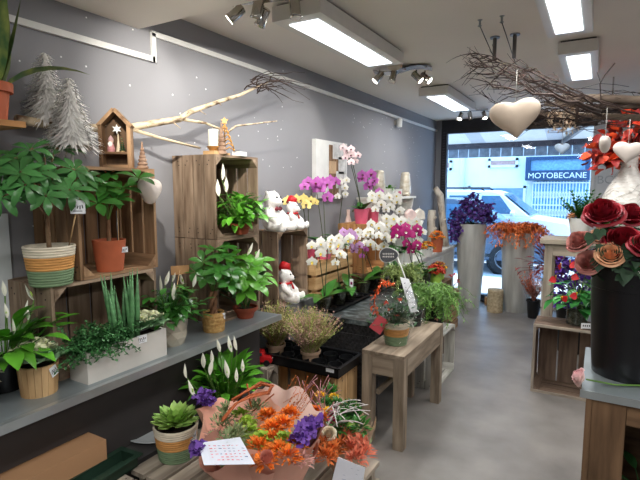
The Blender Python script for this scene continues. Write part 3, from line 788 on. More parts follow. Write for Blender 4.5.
# white heart hanging from the corner of the left crate
def heart(label, loc, S, depth, m, rz=0, tilt=0, string=.1, cat='heart ornament', roll=0, sub=True, endz=None):
    t = thing('hanging_heart', label, cat, loc, rz)
    mb = MB(); n = 28; rings = 7; vs = []
    def hc(a): return V((16*math.sin(a)**3, 0, 12.5*math.cos(a)-4*math.cos(2*a)-1.5*math.cos(3*a)-.5*math.cos(4*a)))*(1/34)
    for i in range(-rings, rings+1):
        f = i/rings; sc = max(.04,(1-abs(f)**2.6)**.5); y = f*depth/2
        for j in range(n):
            p = hc(2*PI*j/n); c = V((0,0,-.02)); q = c+(p-c)*sc; vs.append((q.x*S, y, q.z*S))
    k = 2*rings+1
    mb.add(vs, [(i*n+j,i*n+(j+1)%n,(i+1)*n+(j+1)%n,(i+1)*n+j) for i in range(k-1) for j in range(n)]+[tuple(range(n-1,-1,-1)),tuple((k-1)*n+j for j in range(n))])
    M = Matrix.Rotation(roll,4,'Y') @ Matrix.Rotation(tilt,4,'X'); mb.v = [tuple(M @ V(p)) for p in mb.v]
    o = mb.build('heart', m, t); rm = o.modifiers.new('remesh','REMESH'); rm.mode = 'VOXEL'; rm.voxel_size = S*.035; rm.use_smooth_shade = True; sm = o.modifiers.new('smooth','SMOOTH'); sm.iterations = 16; sm.factor = .6
    MB().tube([V((0,0,S*.12)), V((0,0,S*.3+string))], .0015, 4).build('string', mat('string', (200,196,188), .9), t)
    return t
CERAM = mat('white_ceramic', (226,214,204), .45, var=.03)
heart('white ceramic heart hanging at the front corner of the upper left crate', P(150,189,X=-1.61), .15, .078, CERAM, rz=math.radians(112), string=.012, roll=.1)

# ---- schefflera in striped basket on the lower crate
zs = TOP+.35
sp0 = P(49,285,Z=zs)
t = thing('umbrella_plant', 'bushy umbrella plant in a striped raffia basket on the lower left crate', 'potted plant', (-1.705,.992,zs))
L0 = V((-1.705,.992,zs)); striped_pot(t, .068, .085, .142)
stem = mb = MB(); tips = []
for (px,py,X) in ((10,190,-1.66),(46,196,-1.56),(14,158,-1.75),(75,170,-1.62),(45,160,-1.75),(25,185,-1.58),(70,190,-1.56),(50,175,-1.65),(0,198,-1.62),(-12,170,-1.66),(60,150,-1.75),(84,178,-1.63),(30,150,-1.72),(36,172,-1.62),(58,188,-1.6),(20,172,-1.62)):
    q = P(px,py,X=X)-L0; tips.append(q)
    stem.tube(bez((0,0,.24), (q.x*.5,q.y*.5,max(q.z+.05,.32)), q, 6), .003, 5, False)
stem.tube([(0,0,.1),(.004,-.004,.2),(.0,0,.28)], [.009,.008,.006], 8)
stem.build('stem', BARK, t)
mb = MB()
for q in tips+[t_+V((u(-.05,.05),u(-.05,.05),u(0,.06))) for t_ in tips[::9]]:
    d = V((q.x*1.2+.3,q.y*1.0-.15,.45)); palmate(mb, q, d, R.choice((7,8,8)), .082, .0135, u(.7,1.5), u(1.0,1.35))
mb.build('foliage', mat('umbrella_leaf', (66,118,62), .3, var=.3, scale=6, isl=.32), t)
stk = P(77,207,X=-1.545)-L0
MB().tube([(.04,.045,.12), stk], .0025, 5).build('label_stick', W_PALE['z'], t)
price_tag(t, stk+V((.004,0,.0)), .048, .046, math.radians(-50))

# ---- money tree in terracotta pot in upper left crate
def money_tree(label, loc, potf, trunkH, tips, L, W, trunks=1, nl=6, tr=.01, leafm=None, name='money_tree'):
    t = thing(name, label, 'potted plant', loc); h = potf(t); mb = MB()
    for k in range(trunks):
        a = 2*PI*k/max(1,trunks); rr = .012*(trunks>1); pts = []
        for i in range(9):
            f = i/8; b = a+f*5; pts.append((rr*math.cos(b), rr*math.sin(b), h-.02+trunkH*f))
        mb.tube(pts, [tr*1.25]+[tr]*8, 7)
    mb.build('trunk', mat('trunk_bark', (112,78,54), .9, c2=(150,112,82), scale=30, bump=.4), t)
    st = MB(); fo = MB()
    for q in tips:
        q = V(q)-V(loc); b = V((0,0,h-.02+trunkH*u(.85,1))); st.tube(bez(b, (q.x*.4,q.y*.4,q.z*.9+b.z*.15), q, 6), .0028, 5, False)
        palmate(fo, q, V((q.x*.8+.15,q.y*.8-.1,.3+u(0,.3))), R.choice((nl-1,nl)), L*u(.85,1.1), W, .8, 1.1)
    st.build('stem', STEM, t); fo.build('foliage', leafm or GREEN, t); return t
c1in = V((-1.70,1.232,1.152+.013))
t = money_tree('small money tree in a plain terracotta pot inside the upper left crate', c1in, lambda t: (pot(t,.05,.064,.125,TERRA,rim=.0), .125)[1], .10,
    [P(106,190,X=-1.63),P(100,185,X=-1.66),P(115,200,X=-1.63),P(138,178,X=-1.58),P(108,175,X=-1.7),P(122,188,X=-1.66),P(98,203,X=-1.6)], .085, .019, leafm=GREEN, tr=.009)
MB().tube([(.015,.03,.09),(.012,.032,.24)], .002, 5).build('glass_stick', METAL, t)
MB().bar((.01,.04,.25),(.04,.015,.09),.003,.003).build('label_stick', W_PALE['z'], t)
price_tag(t, (.058,.022,.085), .034, .022, math.radians(-20))

# ---- long white planter
t = thing('white_planter', 'long white rectangular planter with spiky leaves, trailing jade and an ornamental cabbage', 'planter', (-1.588,1.182,TOP))
pl = 0.0
mb = MB(); ly, lx, h = .36, .105, .115
mb.lo((-lx/2,-ly/2,0),(lx/2,ly/2,.008)); mb.lo((-lx/2,-ly/2,.008),(-lx/2+.01,ly/2,h)); mb.lo((lx/2-.01,-ly/2,.008),(lx/2,ly/2,h)); mb.lo((-lx/2+.01,-ly/2,.008),(lx/2-.01,-ly/2+.01,h)); mb.lo((-lx/2+.01,ly/2-.01,.008),(lx/2-.01,ly/2,h))
mb.build('trough', mat('planter_white', (204,200,192), .6, var=.05, scale=8), t)
MB().lo((-lx/2+.01,-ly/2+.01,.09),(lx/2-.01,ly/2-.01,.1)).build('soil', SOIL, t)
mb = MB()
for k in range(17):
    x, y = u(-.025,.03), u(-.05,.07); a = u(-.16,.16); L = u(.2,.3)
    d = V((a*.5,a+ (y-.01)*1.6,1)).normalized(); mb.tube([V((x,y,.095)), V((x,y,.095))+d*L*.55, V((x,y,.095))+d*L], [.0105,.0085,.0006], 6)
mb.build('spiky_leaves', mat('spear_green', (92,142,92), .5, var=.25, scale=20, stretch=(1,1,3)), t)
mb = MB()
for k in range(260):
    a = u(0,6.28); e = u(-.2,1.45); d = sp(a,e); b = V((u(-.03,.04),u(-.18,-.02),.1)); L = u(.05,.13)
    pts = bez(b, b+d*L*.6+V((0,0,.02)), b+d*L+V((.005,0,-.012)), 5); mb.tube(pts, .0012, 3, False)
    for q in pts[1:]:
        for s in range(4): mb.leaf(q, sp(u(0,6.28),u(-.6,1)), V((0,0,1)), .013, .0045, .3, .2, 2)
mb.build('trailing_foliage', mat('jade_dark', (66,118,66), .45, var=.25, isl=.3), t)
def cabbage(mb1, mb2, c, r):
    c = V(c)
    for ring, (n, el, L) in enumerate(((9,.15,1.0),(9,.45,.85),(8,.8,.65))):
        for k in range(n):
            a = 2*PI*k/n+ring*.4+u(-.2,.2); mb1.leaf(c, sp(a,el+.25), V((0,0,1)), r*L*u(1.0,1.25), r*.42*L, .2, .3, 7, .55, tip=.5, wave=.22)
    for k in range(44):
        a = u(0,6.28); mb2.leaf(c+V((u(-.4,.4)*r,u(-.4,.4)*r,r*.42)), sp(a,u(.5,1.4)), V((0,0,1)), r*.42*u(.7,1.1), r*.22, .3, .3, 6, .6, tip=.5, wave=.35)
CAB_O = mat('cabbage_green', (128,166,124), .55, var=.18, scale=12, isl=.15)
CAB_C = mat('cabbage_cream', (232,234,196), .55, var=.08, isl=.06)
m1, m2 = MB(), MB(); cabbage(m1, m2, (.01,.11,.125), .09); m1.build('cabbage_leaves', CAB_O, t); m2.build('cabbage_heart', CAB_C, t)
price_tag(t, (.054,.055,.103), .042, .032, math.radians(-12))

# ---- ornamental cabbage in a wooden bucket
loc = P(40,399,Z=TOP); loc = V((loc.x-.055,loc.y+.03,TOP))
t = thing('ornamental_cabbage', 'cream ornamental cabbage in a pale wooden bucket near the counter edge', 'potted plant', loc)
n = 18; mb = MB()
for k in range(n):
    a0, a1 = 2*PI*k/n, 2*PI*(k+1)/n-.02
    vs = []
    for rr, zz in ((.056,0),(.064,.105),(.056,.105),(.049,.0)):
        for a in (a0,a1): vs.append((rr*math.cos(a),rr*math.sin(a),zz))
    mb.add(vs, [(0,1,3,2),(2,3,5,4),(4,5,7,6),(6,7,1,0),(0,2,4,6),(1,7,5,3)], False)
mb.build('wooden_bucket', W_PALE['z'], t); MB().disc((0,0,.092),.056).build('soil', SOIL, t)
m1, m2 = MB(), MB(); cabbage(m1, m2, (0,0,.105), .095); m1.build('cabbage_leaves', CAB_O, t); m2.build('cabbage_heart', CAB_C, t)
price_tag(t, (.062,.018,.082), .028, .036, math.radians(15), .35)

# ---- peace lily at the left edge
loc = V((-1.76,.84,TOP))
peace_lily('peace lily with glossy leaves at the left edge of the counter', loc, 58, .115, .027,
    [P(7,318,X=-1.72),P(34,300,X=-1.7),P(13,335,X=-1.66),P(22,316,X=-1.7),P(28,320,X=-1.68),P(5,296,X=-1.74)], potf=lambda t: (pot(t,.05,.065,.11,BLACK), .11)[1], leaf=GREEN_B, el=(.5,1.4), pet=(.05,.17), fl=.06, az=(-2.3,1.7))
loc = V((-1.69,.70,TOP))
t = thing('small_foliage_plant', 'small plant with pale pinkish leaves in a brown clay pot at the left edge', 'potted plant', loc)
pot(t,.045,.058,.085,TERRA_D,rim=.02)
mb = MB(); spray(mb,(0,0,.075),40,.05,.019,(.0,1.3),(.02,.06),(.3,1),.2,.03); mb.build('foliage', mat('pink_variegated_leaf', (110,142,92), .5, c2=(222,196,186), scale=40, isl=.2), t)

# ---- peace lily in faceted grey pot
loc = P(178,345,Z=TOP); loc = V((-1.635,1.475,TOP))
FACET = mat('faceted_pot', (176,168,150), .85, var=.06, bump=.15)
def facet_pot(t):
    mb = MB(); mb.smooth = False
    pr = [(.058,0),(.074,.037),(.071,.065),(.079,.095),(.075,.117),(.068,.117),(.062,.09)]; n = 9; vs = []
    for i,(r,z) in enumerate(pr):
        for j in range(n):
            a = 2*PI*(j+.5*(i%2)*(i<4))/n; vs.append((r*math.cos(a),r*math.sin(a),z))
    fs = []
    for i in range(len(pr)-1):
        for j in range(n):
            a,b,c,d = i*n+j,i*n+(j+1)%n,(i+1)*n+(j+1)%n,(i+1)*n+j
            fs += ([(a,b,d),(b,c,d)] if i%2 == 0 else [(a,b,c),(a,c,d)])
    mb.add(vs, fs+[tuple(range(n-1,-1,-1))], False); mb.build('faceted_pot', FACET, t)
    MB().disc((0,0,.095),.06,18).build('soil', SOIL, t)
    mb = MB()
    for k in range(4): a = k*1.6+.5; mb.sph((.032*math.cos(a),.032*math.sin(a),.108),(.03,.024,.018),10,7)
    mb.build('coco_chunks', mat('coco_brown', (96,68,52), .9, bump=.6, scale=40), t)
    return .11
t = peace_lily('peace lily in a faceted beige pot with a cardboard sign, beside the middle crates', loc, 0, .1, .03,
    [P(165,285,X=-1.7),P(172,282,X=-1.72),P(174,300,X=-1.62),P(160,292,X=-1.66),P(184,285,X=-1.74),P(193,287,X=-1.6)], potf=facet_pot, fl=.075)
mb = MB()
for k in range(150):
    a = u(0,6.28); d = sp(a,u(.2,1.45)); L = u(.05,.17); b = V((0,0,.1)); q = b+d*L; mb.tube([b, b+d*L*.5+V((0,0,.01)), q], .0016, 3, False)
    mb.leaf(q, sp(a+u(-.8,.8),u(-.4,.8)), V((0,0,1)), .06*u(.7,1.1), .015, u(.3,.9), .2, 4)
mb.build('dense_foliage', GREEN, t)
p = P(180,270,X=-1.70)-loc
MB().box(p, (.003,.085,.042), rz=math.radians(-30)).build('cardboard_sign', mat('kraft_card', (182,140,96), .9), t)
MB().tube([(-.03,.03,.1), p], .002, 5).build('sign_stick', W_PALE['z'], t)

# ---- money tree in gold basket
loc = V((-1.605,1.722,TOP))
BASK = mat('gold_basket', (198,160,98), .7, c2=(160,120,66), scale=70, bump=.5)
def bask(t):
    mb = MB(); pr = []
    for k in range(12): pr += [(.05+.004*math.sin(PI*k/11)+.0018*(k%2), .096*k/11)]
    pr += [(.046,.096),(.045,.07)]; mb.lathe(pr, n=28); mb.build('woven_basket', BASK, t); MB().disc((0,0,.085),.0455).build('soil', SOIL, t); return .096
t = money_tree('money tree with a braided trunk in a golden woven basket', loc, bask, .12,
    [P(203,262,X=-1.64),P(222,258,X=-1.58),P(213,250,X=-1.66),P(232,272,X=-1.55),P(205,278,X=-1.58),P(240,262,X=-1.6),P(196,272,X=-1.66),P(217,272,X=-1.55),P(225,248,X=-1.66),P(229,285,X=-1.53)], .088, .019, trunks=3, tr=.0085)
price_tag(t, (.05,.014,.075), .022, .03, math.radians(-5))
# ---- money tree with lily blooms in clay bowl
loc = V((-1.625,1.99,TOP))
t = money_tree('palm leaved plant with white blooms in a shallow clay bowl on the counter end', loc, lambda t: (pot(t,.042,.062,.06,TERRA_D,rim=.014), .06)[1], .03,
    [P(247,280,X=-1.52),P(250,268,X=-1.55),P(258,262,X=-1.58),P(235,275,X=-1.58),P(244,290,X=-1.53),P(256,285,X=-1.54),P(230,258,X=-1.66),P(262,276,X=-1.6)], .105, .022, leafm=GREEN_B, tr=.004)
mb = MB(); spray(mb,(0,0,.05),14,.11,.022,(.5,1.3),(.08,.16),(.3,.9),.2,.02); mb.build('lily_foliage', GREEN_D, t)
for q in ((262,272),(256,262),(247,255)): spathe(t, P(q[0],q[1],X=-1.6)-loc, (.3,.2,1), .075, stem_from=(0,0,.05))

# ---- leafy plant in clay bowl in upper middle crate
loc = V((-1.655,2.0,1.25))
t = thing('leafy_lily', 'dense bright leafy plant with pale blooms in a clay bowl inside the upper middle crate', 'potted plant', loc)
pot(t,.036,.062,.06,TERRA_D,rim=.014)
mb = MB()
for k in range(170):
    a = u(0,6.28); d = sp(a,u(.15,1.4)); L = u(.05,.17); b = V((0,0,.05)); q = b+d*L
    if q.x < -.12: q.x = -.12
    mb.tube([b, b+(q-b)*.5+V((0,0,.01)), q], .0016, 3, False); mb.leaf(q, sp(a+u(-.8,.8),u(-.4,.9)), V((0,0,1)), .07*u(.7,1.2), .018, u(.3,.9), .2, 4)
mb.build('foliage', GREEN_B, t)
for q in ((226,192),(219,196),(222,180)): spathe(t, P(q[0],q[1],X=-1.63)-loc, (.05,-.1,1), .085, m=None, stem_from=(0,0,.05))
price_tag(t, (.10,-.03,.105), .03, .02, math.radians(-20))
# ================================================================== plush corner
def stone_plinth(): pass
ZP = .735
tag(MB().lo((-.13,-.19,0),(.13,.19,ZP)).build('stone_plinth', mat('slate_plinth', (112,114,114), .8, var=.2, scale=18, bump=.3), None, (-1.82,2.69,0)), 'grey stone plinth under the crate with the plush bears', 'plinth')
crate('wooden crate on the stone plinth with plush bears on its top', (-1.86,2.63,ZP), (.26,.36,.485), W_OLD, nside=2, nback=3, nb_gap=.02)
FUR = mat('plush_white', (244,242,238), .95, var=.04, scale=60, bump=.6, bscale=220, sheen=.4)
def bear(label, loc, S, rz, hat=False, bow=False, spread=1.0):
    """sitting plush bear facing local -Y, origin at the seat"""
    t = thing('plush_bear', label, 'plush toy', loc, rz)
    mb = MB()
    mb.sph((0,0,.20*S),(.17*S,.15*S,.21*S),14,10); mb.sph((0,-.02*S,.50*S),(.15*S,.14*S,.14*S),14,10)
    mb.sph((0,-.14*S,.46*S),(.075*S,.08*S,.06*S),12,8)
    for s in (-1,1):
        mb.sph((s*.12*S,.01*S,.62*S),(.036*S,.026*S,.038*S),10,8)
        mb.tube([(s*.13*S,-.02*S,.36*S),(s*.2*S,-.08*S,.27*S),(s*.17*S,-.17*S,.2*S)],[.06*S,.062*S,.055*S],10); mb.sph((s*.165*S,-.18*S,.19*S),.06*S,10,8)
        mb.tube([(s*.09*S,-.05*S,.08*S),(s*.15*S*spread,-.2*S,.075*S),(s*.17*S*spread,-.3*S,.08*S)],[.08*S,.075*S,.07*S],10); mb.sph((s*.175*S*spread,-.32*S,.095*S),(.07*S,.05*S,.09*S),10,8)
    o = mb.build('body', FUR, t)
    r = o.modifiers.new('remesh','REMESH'); r.mode = 'VOXEL'; r.voxel_size = .022*S; r.use_smooth_shade = True
    sm = o.modifiers.new('smooth','SMOOTH'); sm.iterations = 4; sm.factor = .5
    MB().sph((0,-.215*S,.475*S),(.026*S,.02*S,.02*S),8,6).build('nose', BLACK, t)
    for s in (-1,1): MB().sph((s*.055*S,-.145*S,.54*S),.016*S,8,6).build('eye', BLACK, t)
    if hat:
        mb = MB(); mb.tube([(.05*S,.02*S,.60*S),(.09*S,.02*S,.68*S),(.16*S,.0,.66*S),(.2*S,-.03*S,.54*S)],[.135*S,.11*S,.08*S,.03*S],12); mb.build('red_hat', RED, t)
        MB().sph((.2*S,-.03*S,.52*S),.035*S,8,6).build('hat_pompom', FUR, t)
        mb = MB(); mb.tube([(.13*S*math.cos(a),-.02*S+.12*S*math.sin(a),.365*S) for a in [k*2*PI/12 for k in range(13)]], .022*S, 6); mb.tube([(.03*S,-.13*S,.36*S),(.05*S,-.17*S,.24*S)],.02*S,6); mb.build('red_scarf', RED, t)
    if bow:
        mb = MB()
        for s in (-1,1): mb.sph((s*.05*S,-.14*S,.36*S),(.05*S,.03*S,.035*S),10,6)
        mb.sph((0,-.155*S,.36*S),.02*S,8,6); mb.build('neck_bow', mat('bow_maroon', (110,40,48), .7), t)
    return t
ZT = ZP+.485
p = P(266,231,X=-1.84)
bear('big white plush bear with a dark red bow on the crate top', (-1.80,2.475,ZT), .40, math.radians(95), bow=True)
p = P(291,231,X=-1.78)
bear('white plush bear with a red hat sitting on the crate top, beside the big bear', (-1.785,2.69,ZT), .29, math.radians(105), hat=True)
bear('white plush bear with a red hat sitting inside the crate opening', (-1.78,2.59,ZP+.012), .34, math.radians(105), hat=True)

# ================================================================== black table with the orchids
ZB = .665
BL = mat('black_slate', (52,56,56), .28, c2=(128,138,138), scale=26, lo=.45, hi=.7)
t = thing('orchid_table', 'black topped display table under the trays of orchids', 'table', (-1.42,3.42,0))
MB().lo((-.262,-.75,ZB-.03),(.262,.72,ZB)).build('table_top', BL, t)
RAT = mat('black_rattan', (34,34,36), .5, c2=(66,66,68), scale=60, bump=.6, bscale=90)
MB().lo((-.25,-.73,ZB-.10),(.25,.70,ZB-.03)).build('apron', RAT, t)
for x in (-.23,.23):
    for y in (-.71,.68): MB().lo((x-.025,y-.025,0),(x+.025,y+.025,ZB-.10)).build('leg', RAT, t)
MB().lo((-.24,-.70,.06),(-.22,.66,ZB-.10)).lo((-.2,-.735,.02),(.2,-.728,ZB-.10)).build('woven_panel', RAT, t)

# slatted pale crate and orange crate by the wall
def slat_box(label, loc, size, ws, rz=0, rows=4, gap=.022, name='slatted_crate', post=.03):
    dx, dy, dz = size; t = thing(name, label, 'crate', loc, rz); th = .012; h = (dz-gap*(rows-1))/rows
    for nm, side in (('front_slats',1),('rear_slats',-1)):
        mb = MB()
        for k in range(rows): mb.box((side*(dx/2-th/2),0,h*(k+.5)+gap*k),(th,dy,h))
        mb.build(nm, ws['y'], t)
    for side in (-1,1):
        mb = MB()
        for k in range(rows): mb.box((0,side*(dy/2-th/2),h*(k+.5)+gap*k),(dx-2*th,th,h))
        mb.build('end_slats', ws['x'], t)
    for sx in (-1,1):
        for sy in (-1,1): MB().box((sx*(dx/2-th-post/2),sy*(dy/2-th-post/2),dz/2),(post,post,dz-.004)).build('corner_post', ws['z'], t)
    mb = MB(); n = max(3,int(dx/.09)); w = (dx-2*th)/n
    for k in range(n): mb.box((-dx/2+th+w*(k+.5),0,.012),(w-.008,dy-2*th,.012))
    mb.build('floor_boards', ws['y'], t); return t
def lid(t, size, ws, z): # boarded top
    dx, dy = size; mb = MB(); n = 4; w = dx/n
    for k in range(n): mb.box((-dx/2+w*(k+.5),0,z+.006),(w-.01,dy,.012))
    mb.build('top_boards', ws['y'], t)
ZS = ZB+.30
t = slat_box('pale slatted wooden crate behind the white orchids, against the wall', (-1.815,3.15,ZB-.0), (.23,.58,.30), W_PALE, rows=3); lid(t, (.23,.58), W_PALE, .30)
ZS += .012
tag(MB().lo((-.13,-.36,0),(.13,.60,ZB)).build('wall_bench', W_DARK['y'], None, (-1.815,3.25,0)), 'dark wooden bench against the wall under the slatted crate', 'bench')
p = P(345,222,Y=3.58)
t = crate('orange brown wooden crate on its side under the two pink orchid pots', (-1.74,3.70,.80), (.26,.40,.40), W_ORANGE, nside=3, nback=4)
tag(MB().lo((-.14,-.24,0),(.14,.24,.134)).build('riser_box', W_DARK['y'], None, (-1.76,3.66,ZB+.001)), 'low dark riser under the orange brown crate', 'box')
ZO = 1.20

FX = (.5,-1,.05)
q = lambda px,py,X: P(px,py,X=X)
# along the wall on the slatted crate (pots about at X -1.84)
def on(px, X, Z):
    """floor point of a pot standing at depth line X under a pixel column"""
    r = P(px, 250, X=X); return V((X, r.y, Z))
orchid('yellow moth orchid in a pink pot right behind the plush crate', on(309,-1.83,ZS), [(q(303,205,-1.82),q(290,204,-1.80),FL_YELLOW,4,1.0),(q(308,202,-1.83),q(313,206,-1.8),FL_YELLOW,3,1.0)], 'pink', 4, .15, .05, .10)
orchid('purple moth orchid with two tall stems in front of the framed picture', on(324,-1.735,ZS), [(q(316,188,-1.83),q(309,188,-1.8),FL_PURPLE,6,1.15),(q(323,190,-1.83),q(334,184,-1.8),FL_PURPLE,7,1.25)], 'pink', 7, .22, .062, .115)
orchid('cream drooping orchid in a pink pot in front of the pale pink vase', on(337,-1.83,ZS), [(q(344,184,-1.82),q(340,200,-1.79),FL_WHITE,8,.8)], 'pink', 5, .15, .058, .115)
t = thing('pale_vase', 'tall pale pink bottle vase behind the cream drooping orchid', 'vase', on(348,-1.87,ZS))
MB().lathe([(.035,0),(.05,.04),(.05,.12),(.03,.22),(.014,.28),(.016,.33),(.012,.33)], n=20).build('vase_body', mat('vase_pale_pink', (232,206,196), .3, var=.03), t)
orchid('tall blush white orchid in a pink pot on the orange brown crate', on(361,-1.70,ZO), [(q(352,160,-1.68),q(348,166,-1.66),FL_BLUSH,5,.85),(q(348,154,-1.68),q(358,160,-1.66),FL_BLUSH,5,.85)], 'pink', 5, .16, .062, .12)
orchid('arching purple orchid in the right pink pot on the orange brown crate', on(372.5,-1.69,ZO), [(q(367,176,-1.68),q(377,196,-1.64),FL_PURPLE,9,1.2)], 'pink', 3, .10, .055, .12)
t = thing('small_cup', 'small white cup at the right edge of the orange brown crate', 'cup', on(379.5,-1.64,ZO)); pot(t,.025,.032,.065,WHITE)

# tray row in front
BLK = mat('black_tray', (22,23,25), .35, var=.15)
def plant_tray(label, loc, dx, dy, nx, ny, rz=0, h=.055):
    t = thing('plant_tray', label, 'tray', loc, rz)
    mb = MB(); mb.lo((-dx/2,-dy/2,0),(dx/2,dy/2,.006))
    for s in (-1,1): mb.box((s*(dx/2-.004),0,h/2),(.008,dy,h)); mb.box((0,s*(dy/2-.004),h/2),(dx-.016,.008,h))
    for s in (-1,1): mb.box((s*(dx/2+.006),0,h),(.02,dy+.02,.005)); mb.box((0,s*(dy/2+.006),h),(dx,.02,.005))
    mb.build('rim', BLK, t)
    for i in range(nx):
        for j in range(ny):
            x = -dx/2+dx*(i+.5)/nx; y = -dy/2+dy*(j+.5)/ny; r = min(dx/nx,dy/ny)*.42
            MB().lathe([(r*.85,.007),(r,h*.9),(r-.004,h*.9),(r*.8,.01)], n=14).build('cup', BLK, t, (x,y,0))
    return t
plant_tray('near black plant tray with white orchids at the front of the black table', (-1.565,3.02,ZB), .17, .56, 1, 4, h=.022)
plant_tray('far black plant tray with orchids, deeper on the black table', (-1.555,3.66,ZB), .17, .56, 1, 4, h=.022)
zt = ZB+.008
def tr(px, py): # pot base on the tray
    r = P(px, py, X=-1.565); return V((-1.565, r.y, zt))
orchid('white moth orchid in a clear pot at the near end of the orchid tray', tr(324,307), [(q(318,248,-1.57),q(317,268,-1.55),FL_WHITE,6,.98),(q(328,243,-1.6),q(323,246,-1.57),FL_WHITE,2,1.0)], 'clear', 5, .22, .055, .105, tagged=False)
orchid('white moth orchid with a tall upright leaf, second in the orchid tray', tr(339,300), [(q(335,246,-1.56),q(341,268,-1.54),FL_WHITE,8,.95)], 'clear', 4, .2, .055, .105)
orchid('lilac and white orchid with a picture tag, third in the orchid tray', tr(350,294), [(q(346,236,-1.58),q(360,252,-1.55),FL_LILAC,12,.92),(q(344,240,-1.56),q(352,250,-1.54),FL_WHITE,4,1.0)], 'clear', 4, .2, .055, .105, tagged=True)
orchid('cream orchid with arching buds, fourth in the orchid tray', tr(364,289), [(q(362,236,-1.57),q(374,250,-1.55),FL_WHITE,9,1.0)], 'clear', 5, .2, .055, .105)
orchid('orchid with green leaves and purple buds behind the chalkboard leaf sign', tr(375,284), [(q(364,248,-1.6),q(366,262,-1.58),FL_PURPLE,4,.7)], 'clear', 6, .2, .055, .105)
orchid('dense white orchid above the chalkboard leaf sign', V((-1.50,3.86,zt)), [(q(378,228,-1.5),q(376,248,-1.47),FL_WHITE,8,1.12),(q(392,226,-1.5),q(388,252,-1.47),FL_WHITE,8,1.12)], 'clear', 5, .2, .055, .105)
orchid('white orchid behind the magenta orchid', V((-1.40,4.06,zt-.008)), [(q(400,222,-1.42),q(396,246,-1.38),FL_WHITE,8,1.12),(q(412,224,-1.42),q(424,244,-1.38),FL_WHITE,8,1.12)], 'clear', 5, .2, .055, .105)
orchid('magenta orchid with white edges in front of the white side table', V((-1.27,3.98,zt-.008)), [(q(405,234,-1.28),q(402,240,-1.25),FL_MAG,4,1.25),(q(412,232,-1.28),q(420,238,-1.25),FL_MAG,4,1.25),(q(412,246,-1.27),q(418,252,-1.24),FL_MAG,4,1.2)], 'clear', 5, .16, .055, .105, face=(.4,-1,.1))

# picture on the wall
a, b = P(313,141,X=XL), P(345,199,X=XL)
t = thing('canvas_picture', 'tall white canvas picture with a brown collage hanging on the grey wall', 'picture', (XL,(3.225+3.76)/2,1.41))
MB().lo((0,-.265,0),(.035,.265,.46)).build('canvas', WHITE, t)
mb = MB()
cols = [mat('collage_brown',(150,116,84),.8,c2=(96,70,52),scale=14,stretch=(1,3,.6)), mat('collage_grey',(186,186,184),.8,c2=(226,226,224),scale=18), mat('collage_tan',(196,164,130),.8)]
mb.mi = 0; mb.lo((.036,-.06,.0),(.037,.11,.43))
mb.mi = 2; mb.lo((.0375,-.06,.2),(.0385,.06,.3))
mb.mi = 1
for (y0,y1,z0,z1) in ((.0,.16,.32,.44),(.10,.24,.2,.34),(.06,.2,.08,.22),(.14,.26,.0,.12),(.16,.26,.34,.44)): mb.lo((.038,y0,z0),(.039,y1,z1))
mb.build('collage', cols, t)

# ================================================================== white side table at the back, with its rack
ZW = .775
WH = mat('chalk_white', (222,221,214), .6, var=.05, scale=6)
t = thing('white_sideboard', 'long white painted sideboard near the shop window', 'sideboard', (-1.76,5.1,0))
MB().lo((-.18,-1.0,ZW-.03),(.22,1.02,ZW)).build('table_top', WH, t)
MB().lo((-.17,-.98,.03),(.19,1.0,ZW-.03)).build('body', WH, t)
mb = MB()
for k in range(4):
    y0 = -.95+k*.49; mb.lo((.19,y0,.1),(.195,y0+.02,ZW-.08)); mb.lo((.19,y0+.40,.1),(.195,y0+.42,ZW-.08)); mb.lo((.19,y0+.02,.1),(.195,y0+.4,.12)); mb.lo((.19,y0+.02,ZW-.1),(.195,y0+.4,ZW-.08))
mb.build('panel_moulding', WH, t)
t = thing('plate_rack', 'white two tiered shelf rack standing on the white sideboard', 'rack', (-1.80,4.60,ZW))
Z1, Z2 = 1.405-ZW, 1.14-ZW
MB().lo((-.13,-.62,Z1-.02),(.10,.36,Z1)).build('shelf', WH, t)
MB().lo((-.13,-.62,Z2-.02),(.16,.46,Z2)).build('shelf', WH, t)
for y in (-.6,.30):
    mb = MB(); mb.prism([(-.13,0),(.16,0),(.13,Z2*.6),(.15,Z2),(.07,Z2+(Z1-Z2)*.5),(.09,Z1-.02),(-.13,Z1-.02)], y, y+.022, 'y')
    mb.v = [(a[0],a[1],a[2]) for a in mb.v]; mb.build('side_bracket', WH, t)
PEARL = mat('pearl_glaze', (218,212,198), .25, c2=(186,176,156), scale=22, metal=.25)
def boot(label, px, group=None):
    r = P(px,196,X=-1.80)
    t = thing('pearl_bottle', label, 'bottle', (-1.80,r.y,1.405))
    MB().lathe([(.05,0),(.062,.03),(.06,.10),(.05,.19),(.045,.235),(.032,.25),(0,.252)], n=22).build('body', PEARL, t)
    MB().sph((.03,-.05,.02),(.04,.03,.02),10,6).build('bow', PEARL, t)
boot('tall pearl glazed bottle at the left on the white rack, behind the purple orchid', 379)
boot('tall pearl glazed bottle at the right end of the white rack', 405)
r = P(389,196,X=-1.74)
t = thing('succulent_cup', 'white cup of small green succulents between the pearl bottles', 'potted plant', (-1.75,r.y,1.405)); pot(t,.05,.058,.08,WHITE)
mb = MB(); spray(mb,(0,0,.07),40,.035,.013,(.1,1.4),(.0,.03),(.1,.5),.2,.045); mb.build('succulents', GREEN_B, t)
r = P(397.5,196,X=-1.73)
t = thing('rose_cup', 'white cup with a printed rose between the pearl bottles', 'cup', (-1.735,r.y,1.405)); pot(t,.045,.05,.075,WHITE,soil_m=GREEN_Y)
mb = MB()
for k in range(5): mb.disc((.0465*math.cos(-.9+k*.12),.0465*math.sin(-.9+k*.12),.035+.012*(k%2)),.009,10,nrm=(math.cos(-.9+k*.12),math.sin(-.9+k*.12),0))
